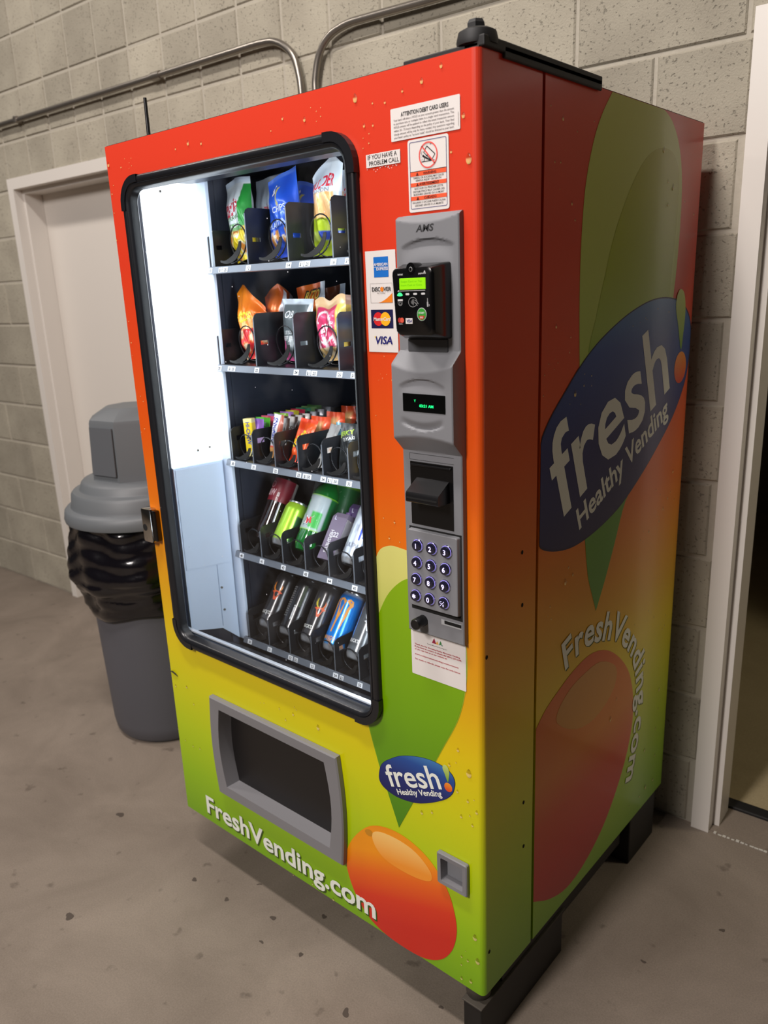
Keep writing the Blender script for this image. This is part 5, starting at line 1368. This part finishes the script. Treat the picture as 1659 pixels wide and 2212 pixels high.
hues = [('purple', (150, 104, 206), (206, 180, 240)), ('bright green', (96, 196, 60), (40, 130, 70)), ('teal and rose', (226, 84, 120), (110, 160, 176)), ('pale violet', (150, 120, 190), (190, 206, 214)), ('lime', (150, 206, 70), (90, 120, 170)), ('lilac', (186, 130, 216), (236, 226, 240)),
        ('yellow and indigo', (216, 206, 60), (72, 56, 150)), ('crimson', (216, 44, 84), (240, 206, 216)), ('sea green', (70, 160, 120), (120, 190, 180)), ('pale green', (150, 206, 120), (70, 120, 90)), ('leaf green', (90, 160, 66), (56, 96, 130))]
for i, (nm, c0, c1) in enumerate(hues):
    def p_(u, v, c0=c0, c1=c1): return c0 if v > .74 or u < .35 else c1
    bar('%s gum pack in the leftmost row of the third shelf' % nm, leanM(.131 - .0005 * i, .258 + .0212 * i, Z3, .03, .0, .15), .050, .096 + .0006 * i, .0165, p_, 30 + i, (('ORBIT', .5, .78, .008, .026, 0, 0, (240, 240, 250)),) if i % 2 else (), 'gum packs in the leftmost row')
def p_brbar(u, v): return (60, 38, 30) if abs(u - .55) > .20 else (206, 200, 196)
def p_brbar2(u, v): return (76, 50, 30) if u > .4 else (214, 176, 110)
def p_blbar(u, v): return (30, 28, 34) if abs(u - .5) > .16 else (150, 152, 160)
for i in range(4):
    bar('dark brown chocolate bar, %s behind the white one on the third shelf' % ('first', 'second', 'third', 'fourth')[i], leanM(.214,   .274 + .0255 * i, Z3, .03, .0, .15), .044, .102, .019, p_brbar, 50 + i, (('ROLO', .55, .70, .007, .022, 0, 0, (70, 40, 30)),), 'brown chocolate bars in the second row')
for i in range(3):
    bar('black chocolate bar with silver stripe, %s of three behind the brown ones' % ('nearest', 'middle', 'farthest')[i], leanM(.214, .380 + .029 * i, Z3, .03, .0, .15), .044, .103 + .002 * i, .019, p_blbar, 60 + i, (), 'black chocolate bars in the second row')
def p_rs(u, v):
    if v < .14 or v > .93: return (240, 70, 30)
    return (246, 92, 32) if math.sin(5 * u + 4 * v) > -.8 else (214, 60, 20)
bar('orange peanut butter cup pack with yellow script leaning back, third shelf front', leanM(.292, .237, Z3 + .003, .46, .05, -.1), .062, .112, .018, p_rs, 70, (('Reese', .50, .44, .026, .060, .9, .1, (246, 226, 50)),), None, True)
for i, (nm, dx, dz) in enumerate((('nearest', 0, 0), ('middle', .001, .004), ('farthest', .002, .012))):
    bar('upright orange peanut cup pack, %s of three in the third row' % nm, leanM(.298 + dx, .322 + .052 * i, Z3, .06, .0, .05), .064, .104 + dz, .022, lambda u, v: (236, 176, 110) if abs(u - .5) < .22 and .55 < v < .86 else (244, 84, 34), 71 + i, (), 'orange packs upright in the third row')
bar('clear and brown nut bar leaning in the fourth column of the third shelf', leanM(.378, .236, Z3, .62, .05, .1), .034, .115, .016, lambda u, v: (150, 120, 90) if .3 < v < .7 and math.sin(30 * v + 8 * u) > 0 else (186, 186, 186), 75)
bar('pale blue snack pack lying slantwise in the fourth column of the third shelf', leanM(.382, .315, Z3, .25, .1, .3), .070, .094, .030, lambda u, v: mixc((116, 190, 214), (90, 160, 196), u), 76, (), None, True, 'snack_pack', 'snack pack')
bar('black candy bag with white lettering at the back of the third shelf', leanM(.385, .405, Z3, .05, -.05, .1), .068, .122, .026, lambda u, v: (26, 26, 28) if v > .45 else (190, 150, 90), 77, (('GARDETTO', .36, .74, .012, .055, .2, .1, (210, 210, 206)), ('SNACK', .48, .66, .010, .04, .2, .1, (190, 190, 186))), None, True, 'candy_bag', 'candy bag')
bar('black candy pack with a silver stripe behind the brown bars', leanM(.300, .470, Z3, .05, .0, .1), .066, .112, .024, p_blbar, 78, (), None, True, 'candy_bag', 'candy bag')
bar('dark jerky pack with a green label at the front of the third shelf', leanM(.470, .242, Z3, .10, .0, .0), .066, .112, .022, lambda u, v: (38, 42, 44) if math.sin(12 * u + 9 * v) < .8 else (66, 72, 76), 79, (('JERKY', .42, .76, .010, .040, .25, 0, (168, 206, 60)), ('TERIYAKI', .55, .66, .007, .036, .25, 0, (210, 214, 214))), None, True, 'jerky_pack', 'jerky pack')
bar('pale blue snack pack upright behind the dark jerky pack', leanM(.464, .330, Z3, .08, .1, .0), .060, .112, .026, lambda u, v: (110, 176, 206), 80, (), None, True, 'snack_pack', 'snack pack')
bar('yellow snack pack at the right edge of the glass on the third shelf', leanM(.545, .245, Z3, .05, -.08, .0), .052, .140, .022, lambda u, v: (250, 206, 30), 81, (), None, True, 'snack_pack', 'snack pack')

# ---------------- fourth shelf: drinks
Z4 = .8690
def up(x, y, zt, r, th): return leanM(x, y, zt + r * math.sin(th) + .001, th)
bottle('soda_bottle', 'root beer bottle with a dark red label, leftmost on the fourth shelf', up(.134, .250, Z4, .033, .58), .033, .222, (30, 14, 12), lambda a, v: (128, 18, 40) if abs(a) < .55 else (206, 200, 196), .108, .172, (40, 26, 24),
       (('A&W', -.30, .122, .018, .036, 0, (226, 190, 196)), ('ROOT BEER', .62, .118, .006, .03, 1.57, (236, 226, 226))), (([ell(0, 0, .009, .0095, 0, 24)], -.28, .153, (206, 150, 160)), ([ell(0, 0, .0065, .007, 0, 24)], -.28, .1531, (128, 18, 40))))
bottle('soda_bottle', 'dark root beer bottle behind the lime green can with a pale grey label strip', up(.216, .352, Z4, .033, .44), .033, .222, (34, 18, 18), lambda a, v: (150, 160, 158) if abs(a + .1) < .30 else (74, 20, 30), .112, .168, (40, 26, 24))
def p_lime(a, v):
    return mixc((120, 190, 30), (176, 226, 60), .5 + .5 * math.cos(a * 2)) if abs(a - .5) > .18 or v > .7 else (40, 96, 50)
can('drink_can', 'lime green soft drink can in the second column of the fourth shelf', up(.2165, .236, Z4, .033, .64), .033, .124, p_lime, (), (), None, (170, 210, 60))
def p_dew(a, v):
    if v > .95 or v < .04: return (140, 210, 40)
    if -.42 < a < -.16 and .42 < v < .86: return (30, 150, 60)
    if .06 < a < .32 and .06 < v < .55: return (40, 176, 60)
    if a > .40: return (24, 110, 54)
    return (176, 190, 196)
zig = [(-.026, -.006), (-.008, .004), (-.012, .012), (.012, .014), (.003, .004), (.022, .006), (-.002, -.012), (.002, -.002), (-.012, -.012), (-.010, -.005)]
bottle('soda_bottle', 'bright green citrus soda bottle at the front of the third column, fourth shelf', up(.300, .240, Z4, .035, .60), .035, .222, (16, 110, 40), p_dew, .054, .150, (60, 150, 40),
       (('M', .20, .071, .016, .016, .25, (214, 40, 54)),), (([[(1.15 * a, 1.2 * b_) for a, b_ in zig]], .15, .078, (24, 60, 40)), ([zig], .15, .079, (236, 236, 236))))
bottle('soda_bottle', 'green citrus soda bottle behind the front one on the fourth shelf', up(.300, .338, Z4, .035, .50), .035, .222, (14, 96, 36), lambda a, v: (26, 116, 54) if v < .92 else (130, 200, 40), .060, .158, (60, 150, 40),
       (('D', -.1, .120, .018, .016, .25, (206, 60, 54)),), (([[(1.2 * a, 1.2 * b_) for a, b_ in zig]], -.1, .120, (190, 214, 190)), ([zig], -.1, .1205, (30, 70, 44))))
bottle('soda_bottle', 'dark green citrus soda bottle cut by the right edge, back of the fourth shelf', up(.300, .425, Z4, .035, .46), .035, .222, (14, 80, 40), lambda a, v: (40, 96, 66) if v < .92 else (120, 180, 60), .060, .158, (60, 150, 40), (), (([zig], -.2, .120, (176, 60, 60)),))
def carton(label, M, paint_front, w, dep, h, texts):
    t = thing('milk_carton', label, 'carton', M=M)
    mb = MB().loft([[(-w / 2, -dep / 2, 0), (w / 2, -dep / 2, 0), (w / 2, dep / 2, 0), (-w / 2, dep / 2, 0)], [(-w / 2, -dep / 2, h - .012), (w / 2, -dep / 2, h - .012), (w / 2, dep / 2, h - .012), (-w / 2, dep / 2, h - .012)],
                    [(-w * .42, -dep * .36, h), (w * .42, -dep * .36, h), (w * .42, dep * .36, h), (-w * .42, dep * .36, h)]])
    obj('body', mb, mat('carton_%d' % paint_front[0], paint_front, .4), t, M=M, centre=False)
    obj('side_panel', MB().box(w / 2, w / 2 + .0006, -dep / 2 + .002, dep / 2 - .002, .002, h - .014), mat('carton_silver', (196, 190, 196), .3, .4), t, M=M, centre=False)
    obj('cap', MB().lathe([(0, h), (.008, h), (.008, h + .007), (0, h + .007)], 20, .004, 0), mat('cap_violet', (90, 60, 120), .4), t, M=M, auto=40, centre=False)
    for s, x, z, cap, wid, rot, col in texts:
        m2 = text_mb(MB(), s, x, z, cap, wid, 'c', rot=rot, bold=True, fn=lambda a, b_, d: (a, -dep / 2 - .0005, b_))
        obj('lettering', m2, mat('ink_%d_%d_%d' % col, col, .4), t, M=M, centre=False)
    return t
carton('mauve milk carton with white lettering at the front of the fourth shelf', up(.386, .240, Z4, .022, .62), (128, 116, 140), .048, .044, .124, (("HERSHEY'S", -.012, .047, .0105, .060, PI / 2 * 3, (240, 238, 244)), ('22', .008, .060, .012, None, 0, (240, 238, 244)), ('L', -.012, .104, .010, None, 0, (226, 226, 250))))
carton('violet milk carton behind the mauve one on the fourth shelf', up(.384, .325, Z4, .022, .40), (92, 72, 124), .048, .044, .126, (('L', -.010, .104, .010, None, 0, (226, 226, 250)), ('22', .012, .075, .010, None, 0, (240, 238, 244))))
def p_ultra(a, v):
    if v < .10: return (150, 156, 164)
    k = math.sin(10 * a + 14 * v) * math.sin(17 * a - 9 * v)
    return (206, 214, 226) if k < .55 else (176, 186, 202)
can('drink_can', 'white and silver energy drink can at the right edge of the fourth shelf', up(.4655, .236, Z4, .033, .62), .033, .158, p_ultra, (('ULTRA', .2, .040, .010, .036, 0, (120, 126, 140)),), (([[(-.010, -.03), (-.006, -.03), (-.004, .03), (-.012, .032)], [(-.002, -.024), (.001, -.024), (.004, .03), (-.003, .03)], [(.006, -.018), (.009, -.018), (.014, .032), (.006, .032)]], .75, .090, (34, 70, 190)),))

# ---------------- bottom shelf: energy drinks
Z5 = .6165
deer = [[(-.0035, -.022), (.0035, -.022), (.0065, -.012), (.009, -.004), (.0165, .000), (.0095, .004), (.004, .004), (-.004, .004), (-.0095, .004), (-.0165, .000), (-.009, -.004), (-.0065, -.012)],
        [(-.0045, .004), (-.009, .008), (-.0125, .018), (-.012, .030), (-.0145, .020), (-.017, .028), (-.016, .015), (-.019, .018), (-.015, .008), (-.008, .002)],
        [(.0045, .004), (.007, .008), (.009, .014), (.0085, .024), (.0115, .016), (.013, .022), (.0125, .012), (.008, .002)]]
def p_buck(a, v): return (54, 53, 56) if v > .2 else (76, 75, 78)
def energy(label, i, paint, texts, decals, dx=0, top=(60, 60, 62)):
    return can('drink_can', label, up(.1340 + .0826 * i + dx, .236, Z5, .0335, .64), .0335, .160, paint, texts, decals, None, top)
energy('black energy drink can with orange antlered emblem, leftmost on the bottom shelf', 0, p_buck, (("BUCK'D", -.05, .036, .0085, .036, 0, (226, 226, 222)),), ((deer[:1], .25, .100, (222, 84, 36)), (deer[1:], .25, .100, (236, 140, 40))))
def p_blk(a, v): return (40, 40, 44)
energy('black energy drink can with small silver print, second on the bottom shelf', 1, p_blk, tuple((s, -.55, .128 - .0062 * k, .0036, .026, 0, (150, 154, 158)) for k, s in enumerate(('REIGN', 'TOTAL BODY FUEL', '300 MG CAFFEINE', 'BCAA AMINOS', 'COQ10', 'ELECTROLYTES', 'ZERO SUGAR', 'ENERGY DRINK', 'RECYCLE', '16 FL OZ', '473 ML', 'NUTRITION', 'FACTS', 'CALORIES 10')))
       , (([[(-.004, -.030), (.004, -.030), (.004, .030), (-.004, .030)]], .62, .110, (44, 60, 40)), ([[(-.0016, -.02), (.0016, -.02), (.0022, .014), (-.0022, .014)], ell(0, .018, .0026, .0026, 0, 12)], .30, .062, (206, 208, 210))))
energy('black energy drink can with orange deer head emblem, third on the bottom shelf', 2, p_buck, (("BUCK'D", -.12, .036, .0085, .036, 0, (236, 236, 230)),), ((deer[:1], .42, .092, (230, 92, 40)), (deer[1:2], .42, .092, (226, 206, 60)), (deer[2:], .42, .092, (230, 110, 40))))
def p_mango(a, v):
    if v < .16: return (40, 150, 226) if math.sin(20 * a + 30 * v) > -.4 else (214, 160, 120)
    if abs(a) > .55: return (110, 140, 190) if math.sin(18 * a + 22 * v) > 0 else (40, 90, 180)
    return (10, 132, 232)
claw = [[(-.0235, .066), (-.0170, .074), (-.0100, .078), (-.0125, .068), (-.0135, .050), (-.0160, .030), (-.0190, .012), (-.0185, .034), (-.0200, .052)],
        [(-.0080, .078), (-.0010, .080), (.0075, .074), (.0050, .066), (.0040, .044), (.0000, .022), (-.0020, -.002), (-.0055, .000), (-.0040, .026), (-.0060, .050), (-.0095, .070)],
        [(.0075, .074), (.0140, .080), (.0225, .076), (.0245, .066), (.0195, .058), (.0185, .040), (.0150, .026), (.0130, .008), (.0105, .010), (.0125, .034), (.0130, .054), (.0165, .066), (.0120, .070)]]
energy('bright blue energy drink can with an orange clawed emblem on the bottom shelf', 3, p_mango, (('MANGO', -.1, .026, .010, .040, 0, (236, 170, 90)),), (([[(a * 1.22, b_ * 1.15 - .052) for a, b_ in pl] for pl in claw], .02, .100, (240, 162, 56)),), top=(206, 214, 226))
def p_silver(a, v): return (92, 97, 102) if v > .2 else (110, 115, 120)
energy('dark silver energy drink can with white deer emblem, rightmost on the bottom shelf', 4, p_silver, (("BUCK'D", -.10, .040, .0085, .036, 0, (236, 236, 236)),), ((deer, .62, .098, (216, 222, 230)),))

# ================================================================ TRASH CAN
TX, TY = -.68, .40
TC = thing('trash_can', 'grey round trash can with domed swing lid and black liner beside the machine', 'trash can', (TX, TY, 0))
M_CAN = mat('can_grey', (84, 84, 90), .55, bump=(90, .12, .002))
M_LID = mat('lid_grey', (98, 102, 105), .5, bump=(120, .12, .001))
def lat(pr, seg=48): return MB().lathe(pr, seg, TX, TY)
obj('body', lat([(.0, .0), (.150, .0), (.186, .006), (.197, .022), (.203, .06), (.210, .285), (.2165, .505), (.226, .78), (.232, .80), (.224, .80), (.20, .06), (0, .05)]), M_CAN, TC, auto=40)
obj('lid', lat([(.232, .812), (.266, .812), (.268, .822), (.264, .846), (.258, .853), (.243, .858), (.240, .866), (.236, .900), (.229, .909), (.208, .914), (.2045, .920), (.199, .936), (.192, .943), (.160, .950), (.0, .955)], 56), M_LID, TC, auto=35)
def octo(r, z, sq=1.0, n_=8):
    return [(TX + r * math.cos(2 * PI * (i + .5) / n_ + .18) * sq, TY + r * math.sin(2 * PI * (i + .5) / n_ + .18), z) for i in range(n_)]
hood = MB().loft([octo(.163, .945), octo(.160, .975), octo(.153, 1.138), octo(.150, 1.149), octo(.098, 1.180), octo(.088, 1.184)])
hd = obj('hood', hood, M_LID, TC, auto=20)
for k in (-2.55, -.98, .6):
    n2 = Vector((math.cos(k), math.sin(k), 0)); tt = Vector((-math.sin(k), math.cos(k), 0))
# swing flaps set into three faces of the hood
for i in (5, 3, 7):
    a0, a1 = octo(.1645, .97)[i], octo(.1645, .97)[(i + 1) % 8]; b0, b1 = octo(.1560, 1.128)[i], octo(.1560, 1.128)[(i + 1) % 8]
    def ip(p, q, t): return tuple(x + (y - x) * t for x, y in zip(p, q))
    c_ = [ip(a0, a1, .06), ip(a0, a1, .94), ip(b0, b1, .94), ip(b0, b1, .06)]
    off = (Vector(c_[0]) + Vector(c_[1])) / 2 - Vector((TX, TY, c_[0][2])); off = off.normalized() * .004
    mb = MB().add(c_ + [tuple(Vector(p) + off) for p in c_], [(0, 3, 2, 1), (4, 5, 6, 7), (0, 1, 5, 4), (1, 2, 6, 5), (2, 3, 7, 6), (3, 0, 4, 7)])
    obj('swing_flap', mb, mat('flap_grey', (88, 91, 95), .5), hd)
# crumpled black liner folded over the rim
random.seed(11)
rings = []; SEG = 160
prof0 = [(.246, .812), (.250, .79), (.252, .755), (.262, .71), (.270, .665), (.274, .635), (.262, .610), (.246, .590), (.240, .560), (.234, .520), (.226, .500), (.2185, .505)]
prof = []
for (r0, z0), (r1, z1) in zip(prof0, prof0[1:]):
    for q in range(4): prof.append((r0 + (r1 - r0) * q / 4, z0 + (z1 - z0) * q / 4))
prof.append(prof0[-1])
ph = [(random.randint(3, 17), random.uniform(0, 6.3), random.uniform(.4, 1)) for _ in range(9)]
for j, (r, z) in enumerate(prof):
    ring = []
    for i in range(SEG):
        a = 2 * PI * i / SEG
        w_ = sum(k3 * math.sin(k1 * a + k2 + 14 * (.8 - z) * math.sin(k1 * 1.7)) for k1, k2, k3 in ph) / 5
        up_ = 0 if j == 0 else min(1, j / 3)
        amp = .011 if z > .53 else .005
        fold = abs(math.sin(62 * z + 2.2 * math.sin(2 * a + .6) + 1.4 * math.sin(5 * a))) ** .6 - .6
        zz = z + (.020 * math.sin(2 * a + 1.2) + .010 * math.sin(5 * a)) * up_ * min(1, (.812 - z) * 6)
        rr = max(r + amp * w_ * up_ + .0085 * fold * up_ * (1 if z > .53 else .5), .2315 if z > .6 else .2225)
        ring.append((TX + rr * math.cos(a), TY + rr * math.sin(a), zz))
    rings.append(ring)
obj('bin_liner', MB().loft(rings, cap=False), mat('liner_plastic', (13, 11, 16), .2, coat=.4, bump=(22, .35, .006)), TC, smooth=True, label='black plastic bin liner')
